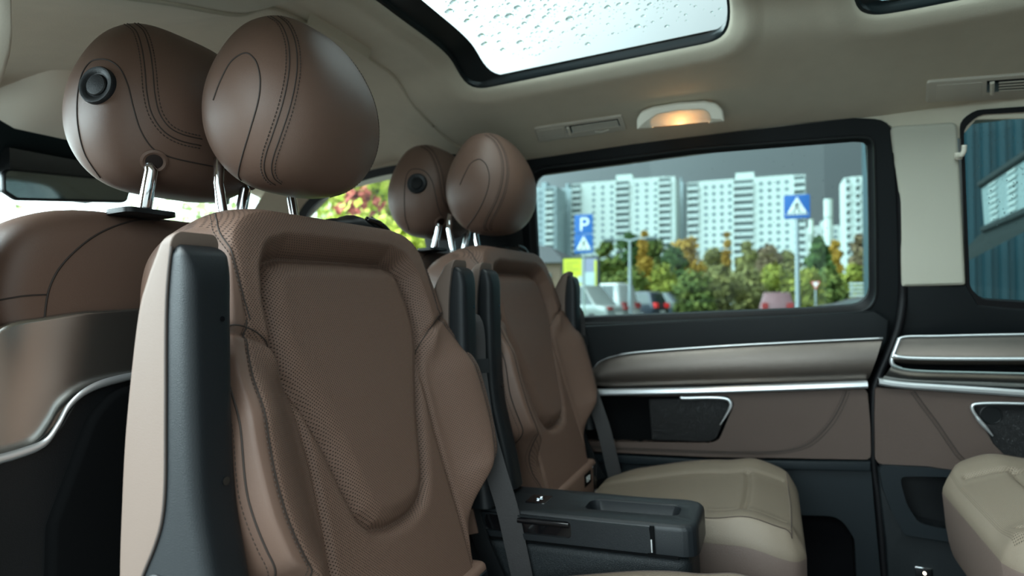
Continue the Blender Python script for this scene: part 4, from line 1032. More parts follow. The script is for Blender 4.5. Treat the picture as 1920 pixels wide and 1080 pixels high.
# windscreen
ws = MB(); wf = []
for t_ in np.linspace(0, 1, 12):
    z = 1.30-.55*t_; x0 = -1.66-.62*t_
    wf.append([(x0-.10*(1-((y-VC)/.68)**2), y, z) for y in np.linspace(.37, 1.69, 24)])
ws.rings(wf, False); w4 = tag(ws.build('window_4', M['clear'], None, sharp=0), kind='structure')
sd = MB(); rg = [[(-1.615, y, 1.296-.0*(y-VC)**2), (-1.70, y, 1.262), (-1.79+.10*((y-VC)/.68)**2, y, 1.195)] for y in np.linspace(.40, 1.58, 24)]
for y_ in (0,): sd.rings(rg, False)
sd.build('shade_band', M['ceramic'], w4, sharp=0)
hs_ = MB(); hs_.box((-1.83, .90, 1.155), (-1.70, 1.16, 1.245)); hs_.build('sensor_housing', M['plastic_dark'], w4, smooth=False)
da = MB(); rbox((-2.25, .38, .45), (-1.70, 1.68, .80), .08, mb=da); da.build('dashboard', M['plastic_dark'], w4)
fw = MB(); fw.box((-2.35, .36, -.03), (-2.25, 1.70, .75)); fw.box((-2.3,.36,-.03),(-1.6,1.7,.0)); tag(fw.build('wall_front', M['door_dark'], None, smooth=False), kind='structure')
# overhead console, sun visors
oc = MB(); rg = []
ocx = [(-1.29,1.345),(-1.31,1.305),(-1.35,1.285),(-1.40,1.266),(-1.46,1.250),(-1.51,1.242),(-1.545,1.250),(-1.56,1.32)]
for y, k in zip(np.linspace(.74, 1.30, 20), [0,.55,.85]+[1]*14+[.85,.55,0]):
    rg.append([(x, y, 1.335-(1.335-z)*k) for x, z in ocx])
oc.rings(rg, False); oco = oc.build('overhead_console', M['trimlight'], None, sharp=50); tag(oco, 'cream overhead console above the rear-view mirror', 'console')
for nm_, y0_, y1_, lab in (('n', .42, .71, 'cream sun visor folded up on the driver side'), ('f', 1.33, 1.60, 'cream sun visor folded up on the passenger side')):
    v_ = MB(); slab(v_, roundpoly([(-1.55,y0_,1.262),(-1.55,y1_,1.262),(-1.36,y1_,1.283),(-1.36,y0_,1.283)], .05, 6), (-.13,0,-1), .018, .007)
    tag(v_.build('sun_visor', M['trimlight'], None, sharp=50), lab, 'sun visor')
# mirror
mr_ = empty('rearview_mirror', (-1.70, 1.03, 1.17)); tag(mr_, 'dark rear-view mirror below the overhead console at the left edge', 'mirror')
mo = roundpoly([(0,-.145,.036),(0,.140,.030),(0,.147,.000),(0,.135,-.034),(0,-.125,-.040),(0,-.150,-.020)], [.02,.02,.014,.02,.02,.014], 6)
Rm = Matrix.Rotation(math.radians(-8), 3, 'Z') @ Matrix.Rotation(math.radians(4), 3, 'X')
def mt(p, dx=0): q = Rm @ Vector((p[0]+dx, p[1], p[2])); return (q.x-1.675, q.y+1.025, q.z+1.163)
a = MB(); rgs = [[mt((0,p[0],p[1]), dx) for p in offset2([(q[1],q[2]) for q in mo], ins_)] for dx, ins_ in ((-.035,.02),(-.025,.006),(-.008,0),(.004,0),(.008,.003))]
a.rings(rgs, True, True, True); a.build('mirror_housing', M['plastic_dark'], mr_, sharp=50)
a = MB(); rgs = [[mt((0,p[0],p[1]), dx) for p in offset2([(q[1],q[2]) for q in mo], .006)] for dx in (.0075,.0092)]
a.rings(rgs, True, True, True); a.build('mirror_glass', mat('mirror_face', (.25,.30,.30), .05, 1.0), mr_, sharp=50)
a = MB(); a.tube([(-1.70,1.03,1.18), (-1.74,1.03,1.21), (-1.79,1.03,1.225)], .012, 10); a.build('mirror_arm', M['plastic_dark'], mr_, sharp=0)

# ------------------------------------------------------------------ centre console between the middle seats
con = empty('centre_console', (-.42, VC, 0)); tag(con, 'slate grey plastic console with tray and button between the two middle seats', 'console')
cx0, cx1, cy0, cy1, cz = -.80, -.125, .972, 1.108, .447
topo = resample(roundpoly([(cx0,cy0),(cx1,cy0),(cx1,cy1),(cx0,cy1)], [.02,.030,.030,.02], 8), 200, True)
tray = resample(roundpoly([(-.318,1.016),(-.160,1.018),(-.160,1.070),(-.318,1.070)], .018, 8), 200, True)
k = int(np.argmin([np.linalg.norm(tray[j]-topo[0]) for j in range(200)])); 
def al(P, Q):
    c = np.array([-.24, 1.043]); out = []
    ang = lambda p, c_: math.atan2(p[1]-c_[1], p[0]-c_[0])
    return Q
# align by angle about the tray centre: sample outer loop along rays from the tray
tc_ = np.array([-.239, 1.043])
def hit_outer(d):
    best = None
    for i in range(len(topo)):
        a_, b_ = topo[i], topo[(i+1) % len(topo)]; e_ = b_-a_; den = d[0]*e_[1]-d[1]*e_[0]
        if abs(den) < 1e-12: continue
        t_ = ((a_[0]-tc_[0])*e_[1]-(a_[1]-tc_[1])*e_[0])/den; u_ = ((a_[0]-tc_[0])*d[1]-(a_[1]-tc_[1])*d[0])/den
        if t_ > 0 and -1e-6 <= u_ <= 1+1e-6 and (best is None or t_ < best): best = t_
    return tc_+d*best
th = np.unique(np.concatenate([np.linspace(-math.pi, math.pi, 260)[:-1], [math.atan2(p[1]-tc_[1], p[0]-tc_[0]) for p in topo]]))
to2 = [hit_outer(np.array([math.cos(a_), math.sin(a_)])) for a_ in th]
TA = np.array([math.atan2(p[1]-tc_[1], p[0]-tc_[0]) for p in tray]); oi = np.argsort(TA); TR = np.array([np.linalg.norm(p-tc_) for p in tray])
tr2 = [tc_+np.array([math.cos(a_), math.sin(a_)])*np.interp(a_, TA[oi], TR[oi], period=2*math.pi) for a_ in th]
g = MB(); er = .010
g.rings([[(p[0],p[1],.400) for p in to2]] + [[(*(p+(tc_-p)/np.linalg.norm(tc_-p)*er*(1-math.cos(t_))), cz-er+er*math.sin(t_)) for p in to2] for t_ in (0, .5, 1.0, math.pi/2)] +
        [[(*(a_*.08+b_*.92), cz) for a_, b_ in zip(to2, tr2)], [(*b_, cz-.002) for b_ in tr2], [(*(b_+(tc_-b_)*.06), cz-.022) for b_ in tr2], [(*(b_+(tc_-b_)*.12), cz-.024) for b_ in tr2]], True, False, True)
g.build('console_top', M['plastic'], con, sharp=40)
b = MB(); rbox((cx0+.005, cy0+.004, .0), (cx1-.012, cy1-.004, .396), .028, mb=b); b.build('console_body', M['plastic_grain'], con, sharp=50)
# near side panel, split line, bright reflector slit
b = MB(); pn_o = [(-.80,.402),(-.80,.4435),(-.196,.4415),(-.196,.402)]
pn_h = roundpoly([(-.482,.412),(-.482,.4395),(-.325,.4395),(-.325,.412)], .008, 5)
ringplate(b, [(x, cy0-.006, z) for x, z in pn_o], [(x, cy0-.006, z) for x, z in pn_h], (0,-1,0), .006, 140); b.build('side_panel', M['plastic'], con, sharp=40)
b = MB(); b.box((-.487, cy0-.0025, .406), (-.319, cy0-.0012, .4425)); b.build('handle_recess', M['gloss'], con, smooth=False)
b = MB(); b.tube([(-.42, cy0-.003, .4335), (-.329, cy0-.003, .4335)], .0055, 14); b.build('roller_handle', M['gloss'], con, sharp=50)
b = MB(); b.box((-.1965, cy0-.0045, .402), (-.190, cy0-.0005, .444)); b.build('split_groove', M['black'], con, smooth=False)
b = MB(); b.box((-.1955, cy0-.0055, .404), (-.1935, cy0-.0035, .424)); b.build('bright_slit', M['silver'], con, smooth=False)
b = MB(); b.box((cx0, cy0-.001, .3955), (cx1-.03, cy0+.01, .4005)); b.build('shadow_gap', M['black'], con, smooth=False)
b = MB(); slab(b, roundpoly([(-.427,1.017,cz+.0012),(-.387,1.017,cz+.0012),(-.387,1.062,cz+.0012),(-.427,1.062,cz+.0012)], .006, 4), (0,0,1), .002, .0008); bt_ = b.build('table_button', M['gloss'], con, sharp=40)
b = MB(); zc_ = cz+.0016
for s_ in (-1, 1):
    b.add([(-0.4060, 1.0395+s_*.004, zc_), (-0.4035, 1.0395+s_*.010, zc_), (-0.4085, 1.0395+s_*.010, zc_)], [(0,1,2)])
    b.box((-0.4066, 1.0395+s_*.010-.001, zc_-.0003), (-0.4054, 1.0395+s_*.010+.003, zc_))
b.box((-0.4115, 1.0391, zc_-.0003), (-0.4005, 1.0399, zc_)); b.build('button_icon', M['icon'], bt_, smooth=False)
b = MB()
for k_ in range(2):
    c_ = (-.60-.085*k_, 1.04, cz+.0005); disc(b, c_, (0,0,1), .03, [(.040,-.004),(.040,.001),(.036,.002),(.034,-.002),(.033,-.003)])
b.build('cup_holder_rim', M['gloss'], con, sharp=50)
b = MB(); b.tube(catmull([(-.47,1.015,.44),(-.50,1.018,.475),(-.54,1.02,.490),(-.60,1.02,.488)], 6), [.016]*19, 10); b.build('hinge_arm', M['plastic'], con, sharp=0)
# ================================================================== outside (the van stands slightly tilted on the road)
TILT = .052
FW_ = Vector(RM @ np.array([0,0,-1.])); CV = Vector(CAM)
TOUT = Matrix.Translation(CV) @ Matrix.Rotation(TILT, 4, FW_) @ Matrix.Translation(-CV)
RO = np.array(Matrix.Rotation(-TILT, 3, FW_))
def oY(px, py, y):
    d = RO @ ray(px, py); return CAM + d*((y-CAM[1])/d[1])
GZ = -.19
def onroot(name, loc, rz=0.0):
    o = empty(name); o.matrix_basis = TOUT @ Matrix.Translation(Vector([float(c) for c in loc])) @ Matrix.Rotation(rz, 4, 'Z'); return o
def bo_(mb, name, m, root, **k): return mb.build(name, m, root, off=True, **k)
N0 = len(bpy.data.objects)
MO = dict(
 wall_w=mat('white_render', (.50,.56,.53), .9, var=.04, vscale=.2), wall_s=mat('shaded_render', (.30,.37,.385), .9, var=.05, vscale=.2),  # shaded_render is the white render with shade put into its colour
 pane=mat('window_pane', (.10,.15,.17), .3), balc=mat('balcony_parapet', (.50,.56,.54), .9), balc_d=mat('balcony_dark', (.10,.13,.13), .8),
 asphalt=mat('asphalt', (.17,.175,.17), .8, var=.2, vscale=.5), grass=mat('verge', (.30,.36,.04), .9, var=.3, vscale=.6),
 pole=mat('pole_grey', (.30,.36,.38), .5), blue=mat('sign_blue', (.0,.11,.42), .5), signw=mat('sign_white', (.80,.86,.82), .5), signk=mat('sign_black', (.02,.03,.03), .6),
 red=mat('sign_red', (.6,.06,.05), .5), yellow=mat('poster_yellow', (.62,.66,.03), .6), lilac=mat('poster_lilac', (.28,.30,.42), .6), ltbl=mat('poster_pale', (.50,.62,.62), .6),
 roofd=mat('dark_roof', (.06,.065,.07), .7), brick=mat('brown_wall', (.16,.11,.08), .9),
 tyre=mat('tyre', (.015,.015,.015), .8), cglass=mat('car_glass', (.03,.05,.05), .12), tail=mat('tail_lamp', (.30,.03,.03), .3), tail_on=mat('tail_lamp_lit', (.8,.03,.03), .3, emit=(1,.05,.05), estr=.12),
 plate=mat('number_plate', (.6,.62,.6), .5), teal=mat('teal_cladding', (.020,.060,.075), .5), canopy=mat('canopy_panel', (.30,.38,.38), .5),
)
def foliage(name, c1, c2, c3, sc=1.2):
    m = mat(name, c1, .85, bump=.0); t = m.node_tree; b = t.nodes['Principled BSDF']; tcn = t.nodes.new('ShaderNodeTexCoord')
    n = t.nodes.new('ShaderNodeTexNoise'); n.inputs['Scale'].default_value = sc; n.inputs['Detail'].default_value = 6; n.inputs['Roughness'].default_value = .7
    r = t.nodes.new('ShaderNodeValToRGB'); r.color_ramp.elements[0].position = .35; r.color_ramp.elements[0].color = (*c1, 1); r.color_ramp.elements[1].position = .66; r.color_ramp.elements[1].color = (*c3, 1)
    q = r.color_ramp.elements.new(.5); q.color = (*c2, 1)
    t.links.new(tcn.outputs['Object'], n.inputs['Vector']); t.links.new(n.outputs[0], r.inputs[0]); t.links.new(r.outputs[0], b.inputs['Base Color'])
    b.inputs['Specular IOR Level'].default_value = .2
    return m
FO = dict(green=foliage('leaves_green', (.045,.075,.02), (.10,.14,.035), (.19,.21,.05)), dark=foliage('leaves_dark', (.02,.05,.02), (.05,.10,.03), (.10,.16,.05)),
 olive=foliage('leaves_olive', (.09,.09,.04), (.17,.17,.06), (.28,.26,.08)), orange=foliage('leaves_orange', (.22,.13,.03), (.38,.23,.04), (.48,.32,.07)),
 yellow=foliage('leaves_yellow', (.12,.15,.03), (.21,.23,.04), (.34,.33,.06)), brown=foliage('leaves_brown', (.10,.07,.05), (.20,.15,.09), (.26,.22,.12)),
 lime=foliage('leaves_lime', (.20,.30,.03), (.38,.46,.05), (.60,.62,.16), 6), redl=foliage('leaves_red', (.14,.02,.02), (.32,.07,.05), (.50,.16,.12), 9), pale=foliage('leaves_pale', (.30,.42,.16), (.55,.66,.35), (.85,.90,.75), 5),
 bark=mat('bark', (.07,.055,.045), .9))
gr = MB(); gr.box((-160, 6, GZ-.2), (160, 420, GZ)); gr.box((-160, -60, GZ-.2), (160, 6, GZ)); o = gr.build('ground', MO['asphalt'], None, smooth=False); o.matrix_basis = TOUT.copy(); tag(o, kind='structure')
vg = MB(); vg.box((-60, 19.0, GZ), (40, 22.0, GZ+.10)); vg.box((-120, 48, GZ), (100, 75, GZ+.25)); o = vg.build('ground_verge', MO['grass'], None, smooth=False); o.matrix_basis = TOUT.copy(); tag(o, kind='structure')

def tree(name, x, y, h, w, fo, label, group=None, trunk=.25, blobs=14, seed=0, leaves=0, leaf=.12, base_h=None):
    rnd = random.Random(seed*7+int(x*13)); r = onroot(name, (x, y, GZ)); tag(r, label, 'tree' if 'bush' not in name else 'bush', group)
    t = MB(); th = h*.55; t.tube([(0,0,-.1), (.05*w, .02, th*.5), (0, .0, th)], [trunk*.5, trunk*.4, trunk*.2], 8); bo_(t, 'trunk', FO['bark'], r)
    c = MB(); b0 = h*(.30 if base_h is None else base_h)
    bm = bmesh.new(); bmesh.ops.create_icosphere(bm, subdivisions=3, radius=1); IV = np.array([v.co[:] for v in bm.verts]); IF = [[v.index for v in f.verts] for f in bm.faces]; bm.free()
    cc = []
    for k in range(blobs):
        zz = b0 + (h-b0)*(.12+.76*rnd.random()); f_w = math.sin(math.pi*min(.95, max(.15, (zz-b0)/(h-b0)*.8+.15)))
        rr = w*.5*f_w*math.sqrt(rnd.random())*.75; a_ = rnd.uniform(0, 2*math.pi); rad = w*rnd.uniform(.20, .32)
        cc.append((rr*math.cos(a_), rr*math.sin(a_), zz, rad))
    cc.append((0, 0, h-w*.22, w*.22)); cc.append((0,0,b0+(h-b0)*.45, w*.33))
    for (a_, b_, z_, rad) in cc:
        ph = np.array([rnd.uniform(0, 9) for _ in range(3)])
        dsp = 1 + .16*np.sin(IV@np.array([5,3,4.])+ph[0]) + .12*np.sin(IV@np.array([-7,9,5.])+ph[1]) + .09*np.sin(IV@np.array([13,-11,17.])+ph[2])
        if leaves == 0: c.add(IV*dsp[:,None]*rad*np.array([1,1,.9]) + np.array([a_, b_, z_]), IF)
        else:
            for _ in range(leaves//len(cc)):
                d = np.array([rnd.gauss(0,1) for _ in range(3)]); d /= np.linalg.norm(d); p = np.array([a_, b_, z_]) + d*rad*rnd.uniform(.45, 1.1)
                u_ = np.array([rnd.gauss(0,1) for _ in range(3)]); u_ /= np.linalg.norm(u_); v_ = np.cross(u_, d); v_ /= np.linalg.norm(v_)+1e-9; s_ = leaf*rnd.uniform(.6, 1.3)
                c.add([p-u_*s_, p+v_*s_*.6, p+u_*s_, p-v_*s_*.6], [(0,1,2,3)])
    bo_(c, 'crown', FO[fo], r, sharp=0, smooth=(leaves == 0)); return r
def tree_px(px, top, wpx, y, fo, label, **k):
    p = oY(px, top, y); h = p[2]-GZ; w = abs(oY(px+wpx/2, top, y)[0]-oY(px-wpx/2, top, y)[0]); return tree(k.pop('name', 'tree'), float(p[0]), y, float(h), float(w), fo, label, **k)
specs = [
 (1012, 470, 40, 60, 'green', 'green tree at the far left of the car park, beside the dark-roofed house'),
 (1140, 448, 60, 58, 'green', 'round green tree behind the billboard'),
 (1180, 436, 70, 64, 'dark', 'dark green tree behind the street lamp'),
 (1222, 446, 70, 60, 'green', 'green tree right of the street lamp, its edge turning orange'),
 (1208, 434, 30, 70, 'orange', 'small orange tree top showing just right of the street lamp'),
 (1265, 462, 70, 62, 'dark', 'dark green tree left of the tall orange tree'),
 (1292, 444, 95, 66, 'orange', 'tall orange autumn tree in the middle of the tree line'),
 (1340, 462, 80, 68, 'olive', 'olive brown tree right of the tall orange tree'),
 (1363, 438, 14, 72, 'orange', 'slim orange poplar standing up before the white tower'),
 (1398, 452, 50, 66, 'olive', 'yellow-olive tree in front of the second white tower'),
 (1440, 458, 70, 64, 'brown', 'brown thinning tree left of the crossing sign post'),
 (1475, 468, 60, 62, 'olive', 'olive tree right behind the crossing sign post'),
 (1535, 444, 70, 74, 'dark', 'dark green tree below the distant low block'),
 (1566, 452, 36, 66, 'orange', 'small orange and green tree left of the window edge'),
 (1612, 440, 60, 72, 'brown', 'dark brown tree near the right edge of the side window'),
 (1240, 500, 90, 48, 'yellow', 'yellow-green bush over the dark parked cars'),
 (1300, 515, 100, 46, 'green', 'broad green bush behind the parked cars'),
 (1345, 500, 90, 47, 'olive', 'olive bush behind the far white parked car'),
 (1400, 505, 90, 46, 'olive', 'mottled olive bush left of the red-brown car'),
 (1455, 498, 80, 48, 'yellow', 'yellow-green bush behind the red-brown car'),
 (1510, 505, 90, 45, 'yellow', 'bright yellow-green bush right of the crossing sign post'),
 (1555, 500, 80, 47, 'green', 'green bush left of the yield sign background'),
 (1600, 495, 80, 50, 'yellow', 'yellow bush above the pale fence at the window corner'),
 (1185, 510, 90, 46, 'green', 'green bush behind the white parked car'),
 (1130, 520, 80, 50, 'green', 'low green bush behind the silver parked car'),
]
specs = [(a_, b_, c_*(.8 if 'bush' in f_ else .85), (40+4.6*(k_%4) if 'bush' in f_ else 62+5.5*(k_%4)), e_, f_) for k_, (a_, b_, c_, d_, e_, f_) in enumerate(specs)]
for i, (px, top, wpx, y, fo, lab) in enumerate(specs):
    tree_px(px, top, wpx, y, fo, lab, seed=i, name='bush' if 'bush' in lab else 'tree', group=None, blobs=22, base_h=(.02 if 'bush' in lab else .12), leaves=3000, leaf=.30 if y > 55 else .22)

# --- apartment towers
def tower(px0, px1, top, y, layout, floors, label, wallm='wall_w', depth=14, fl_h=2.75, base_clear=1):
    a = oY(px0, top, y); b = oY(px1, top, y); x0, x1 = float(a[0]), float(b[0]); h = float((a[2]+b[2])/2-GZ); W_ = x1-x0
    r = onroot('apartment_tower', (x0, y, GZ)); tag(r, label, 'building')
    m = MB(); m.box((0, 0, 0), (W_, depth, h)); m.box((W_*.1, 2, h), (W_*.9, depth-2, h+.6)); bo_(m, 'wall', MO[wallm], r, smooth=False)
    m = MB(); m.box((W_*.42, 4, h+.6), (W_*.58, 9, h+3.2)); bo_(m, 'roof_housing', MO[wallm], r, smooth=False)
    m = MB(); m.box((0,0,0),(1.5,.06,1.35)); proto = None; bproto = {}
    n = 0
    for f in range(floors):
        z = h-1.0-fl_h*(f+1)+.7
        if z < 6: break
        for kind, c, w in layout:
            cx = c*W_
            if kind == 'w':
                if n >= 96: continue
                if proto is None: mm = MB(); mm.box((-.65, -.12, -.62), (.65, .02, .62)); proto = bo_(mm, 'window', MO['pane'], r, smooth=False); o = proto
                else: o = proto.copy(); COL.objects.link(o); o.parent = r
                o.location = (cx, 0, z+.6); n += 1
            else:
                ww = w*W_
                if c not in bproto: 
                    mm = MB(); mm.box((-ww/2, -1.1, -.15), (ww/2, .02, .95)); mm.box((-ww/2, -1.1, .95), (-ww/2+.15, .0, 2.6)); o = bo_(mm, 'balcony', MO['balc'], r, smooth=False); bproto[c] = o
                    m2 = MB(); m2.box((-ww/2+.1, -.25, .95), (ww/2-.1, .01, 2.55)); o2 = bo_(m2, 'balcony_glazing', MO['balc_d'], r, smooth=False); bproto[c] = (o, o2)
                    o.location = (cx, 0, z); o2.location = (cx, 0, z)
                else:
                    for q in bproto[c]: o = q.copy(); COL.objects.link(o); o.parent = r; o.location = (cx, 0, z)
    return r
layA = [('b',.045,.09), ('w',.22,0),('w',.31,0),('w',.40,0), ('b',.505,.13), ('w',.645,0),('w',.735,0),('w',.82,0), ('b',.905,.11)]
layB = [('b',.05,.10), ('w',.165,0),('w',.235,0),('w',.305,0),('w',.375,0), ('b',.49,.17), ('w',.64,0),('w',.71,0),('w',.78,0),('w',.85,0), ('b',.95,.09)]
tower(1073, 1266, 338, 262, layA, 17, 'white apartment tower left of centre, behind the parking sign')
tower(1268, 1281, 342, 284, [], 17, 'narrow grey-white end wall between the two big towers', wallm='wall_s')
tower(1289, 1510, 335, 256, layB, 17, 'widest white apartment tower, directly behind the crossing sign')
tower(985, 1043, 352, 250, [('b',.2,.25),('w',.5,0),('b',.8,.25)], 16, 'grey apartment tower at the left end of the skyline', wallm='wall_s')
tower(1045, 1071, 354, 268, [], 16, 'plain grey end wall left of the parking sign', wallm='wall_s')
tower(1582, 1700, 330, 240, [('b',.06,.07),('b',.22,.07),('b',.38,.14),('w',.5,0),('w',.6,0)], 17, 'white tower at the right edge of the side window')
tower(1512, 1580, 425, 330, [('w',.2,0),('w',.5,0),('w',.8,0)], 10, 'low distant white block between the towers', depth=10)

# --- signs
def post(root, h, r=.04): m = MB(); m.tube([(0,0,0),(0,0,h)], r, 12); bo_(m, 'post', MO['pole'], root)
def plate_mb(w, h, z, y=-.05):
    m = MB(); slab(m, roundpoly([(-w/2,y,z-h/2),(w/2,y,z-h/2),(w/2,y,z+h/2),(-w/2,y,z+h/2)], .04, 4), (0,-1,0), .012, .003); return m
def crossing(root, z, s):
    p = bo_(plate_mb(s, s, z), 'crossing_plate', MO['blue'], root, sharp=40); y = -.053
    m = MB(); T = [(-.42*s, -.34*s), (.42*s, -.34*s), (0, .42*s)]
    m.rings([[(a, y, z+b) for a, b in T], [(a, y-.004, z+b) for a, b in T]], True, True, True); bo_(m, 'white_triangle', MO['signw'], p, smooth=False)
    y = -.059; k = s/.7
    m = MB()
    P = lambda a, b: (a*k, y, z+b*k)
    m.tube([P(.012,.150), P(.013,.151)], .026*k, 10)                                 # head
    m.tube([P(.010,.112), P(.0,.055), P(-.010,.0)], [.020*k,.026*k,.020*k], 8)          # trunk
    m.tube([P(-.008,.0), P(.045,-.080), P(.085,-.165)], .015*k, 6); m.tube([P(-.012,.0), P(-.045,-.08), P(-.115,-.165)], .015*k, 6)
    m.tube([P(.010,.10), P(.055,.045), P(.075,.0)], .010*k, 6); m.tube([P(.0,.10), P(-.045,.055), P(-.060,.0)], .010*k, 6)
    bo_(m, 'walking_figure', MO['signk'], p)
    m = MB()
    for q in (-.24, -.15, -.05, .05, .15, .24): m.box(((q-.022)*k, y, z-.225*k), ((q+.022)*k, y+.002, z-.175*k))
    bo_(m, 'zebra_stripes', MO['signk'], p, smooth=False); return p
def sign_at(px, ptop, wpx, name, y_guess):
    return
pc = oY(1095, 421, 22.0); r = onroot('parking_sign', (pc[0], pc[1], GZ)); tag(r, 'blue P parking sign above a pedestrian crossing sign, on one grey post', 'sign')
wp = abs(oY(1112.5, 421, 22)[0]-oY(1078.5, 421, 22)[0]); zt_ = float(oY(1095, 402, 22)[2]-GZ); zm = float(oY(1095, 439, 22)[2]-GZ); zb_ = float(oY(1095, 475.5, 22)[2]-GZ)
post(r, zt_-.05); pp = bo_(plate_mb(wp, (zt_-zm)*.97, (zt_+zm)/2), 'parking_plate', MO['blue'], r, sharp=40)
m = MB(); z_ = (zt_+zm)/2; k = wp/.7; y_ = -.056
m.box((-.13*k, y_, z_-.24*k), (-.055*k, y_+.002, z_+.24*k))
arc = [(-.06*k, y_+.001, z_+.205*k)] + [((.06+.115*math.cos(a_))*k, y_+.001, (z_)+(.09+.115*math.sin(a_))*k) for a_ in np.linspace(math.pi/2, -math.pi/2, 14)] + [(-.06*k, y_+.001, z_-.025*k)]
m.strip(arc, (0,1,0), .002, .036*k); bo_(m, 'letter_p', MO['signw'], pp, smooth=False)
crossing(r, (zm+zb_)/2, (zm-zb_)*.98)
pc = oY(1494, 388, 16.0); r = onroot('crossing_sign', (pc[0], pc[1], GZ)); tag(r, 'large blue pedestrian crossing sign on a grey post, right of the window middle', 'sign')
s_ = abs(oY(1519, 388, 16)[0]-oY(1470, 388, 16)[0]); zt_ = float(pc[2]-GZ); post(r, zt_+.2, .05); crossing(r, zt_, s_)
pc = oY(1529, 535, 37.0); r = onroot('yield_sign', (pc[0], pc[1], GZ)); tag(r, 'small white and red triangular yield sign by the yellow bushes', 'sign'); z_ = float(pc[2]-GZ); post(r, z_)
m = MB(); T = [(-.24,.21),(.24,.21),(0,-.24)]; m.rings([[(a, -.05, z_+b) for a, b in T], [(a, -.065, z_+b) for a, b in T]], True, True, True); yp = bo_(m, 'red_triangle', MO['red'], r, smooth=False)
m = MB(); m.rings([[(a*.66, -.066, z_+.03+b*.66) for a, b in T], [(a*.66, -.070, z_+.03+b*.66) for a, b in T]], True, True, True); bo_(m, 'white_field', MO['signw'], yp, smooth=False)
# street lamps and a tall mast
for px, top, y, lab, rad, arm in ((1181, 452, 30, 'grey street lamp post above the white parked car', .11, 1), (1553, 388, 90, 'tall thin white mast against the sky right of the crossing sign', .28, 0), (1521, 440, 70, 'thin pale pole left of the tall mast', .12, 0)):
    p = oY(px, top, y); r = onroot('street_lamp' if arm else 'mast', (p[0], y, GZ)); tag(r, lab, 'street lamp' if arm else 'mast'); h = float(p[2]-GZ)
    m = MB(); m.tube([(0,0,0),(0,0,h*.5),(0,0,h)], [rad, rad*.8, rad*.5], 10); bo_(m, 'pole', MO['pole'], r)
    m = MB()
    if arm:
        m.tube([(0,0,h),(-.4,0,h+.12),(-.9,0,h+.1)], .05, 8); m.tube([(0,0,h),(.4,0,h+.12),(.9,0,h+.1)], .05, 8); bo_(m, 'arm', MO['pole'], r)
        for s_ in (-1, 1): q = MB(); q.tube([(s_*.8,0,h+.08),(s_*1.3,0,h+.08)], [.12,.09], 10); bo_(q, 'lamp_head', MO['balc_d'], r)
    else:
        for f in (.55, .72, .9): q = MB(); q.tube([(0,0,h*f),(0,0,h*f+2.4)], rad*1.9, 10); bo_(q, 'antenna_drum', MO['wall_w'], r)
# billboard
a = oY(1053, 482, 30); b = oY(1123, 482, 30); W_ = float(b[0]-a[0]); zt_ = float(a[2]-GZ)
r = onroot('billboard', (a[0], 30, GZ)); tag(r, 'illuminated-style poster board with yellow and lilac panels behind the parking sign', 'billboard')
h = 2.1; m = MB(); m.box((0,0,zt_-h), (W_,.2,zt_)); bo_(m, 'case', MO['signk'], r, smooth=False)
m = MB(); m.box((.1,-.01,zt_-h+.1), (W_*.55,.0,zt_-.1)); yy = bo_(m, 'yellow_poster', MO['yellow'], r, smooth=False)
m = MB(); m.box((W_*.55,-.01,zt_-h+.1), (W_-.1,.0,zt_-.1)); ll = bo_(m, 'lilac_poster', MO['lilac'], r, smooth=False)
m = MB(); m.box((.2,-.02,zt_-1.35), (.75,-.01,zt_-1.0)); m.box((W_*.45,-.02,zt_-1.35), (W_*.56,-.01,zt_-1.0)); bo_(m, 'pale_block', MO['ltbl'], yy, smooth=False)
m = MB()
for k in range(3): m.box((.2,-.02,zt_-.32-.17*k), (.2+(.9,.5,.95)[k]*.8,-.01,zt_-.29-.17*k))
bo_(m, 'text_lines', MO['brick'], yy, smooth=False)
m = MB(); m.box((W_*.6,-.02,zt_-1.7), (W_*.9,-.01,zt_-.8)); bo_(m, 'pale_block', MO['ltbl'], ll, smooth=False); m = MB(); m.box((W_*.88,-.02,zt_-1.9), (W_*.94,-.01,zt_-.2)); bo_(m, 'yellow_edge', MO['yellow'], ll, smooth=False)
for q in (.3, W_-.3): m = MB(); m.box((q-.06,.05,0), (q+.06,.15,zt_-h)); bo_(m, 'leg', MO['signk'], r, smooth=False)
# small dark-roofed house
a = oY(985, 455, 52); r = onroot('house', (a[0], 52, GZ)); tag(r, 'small brown house with a dark pitched roof at the left of the car park', 'house'); zt_ = float(a[2]-GZ); ex_ = float(oY(1062, 490, 52)[0]-a[0]); ez = float(oY(1062, 492, 52)[2]-GZ)
m = MB(); m.box((-6, .3, 0), (ex_-.6, 8, ez)); bo_(m, 'wall', MO['brick'], r, smooth=False)
m = MB(); m.add([(-6.5,-.2,ez),(ex_,-.2,ez),(ex_,8.4,ez),(-6.5,8.4,ez),(-5,4,zt_+.5),(1.0,4,zt_)], [(0,1,5,4),(1,2,5),(2,3,4,5),(3,0,4),(0,3,2,1)]); bo_(m, 'roof', MO['roofd'], r, smooth=False)
for q in (-2.0, .2, 1.6): m = MB(); m.box((q,.2,ez*.35),(q+.8,.28,ez*.8)); bo_(m, 'window', MO['pane'], r, smooth=False)

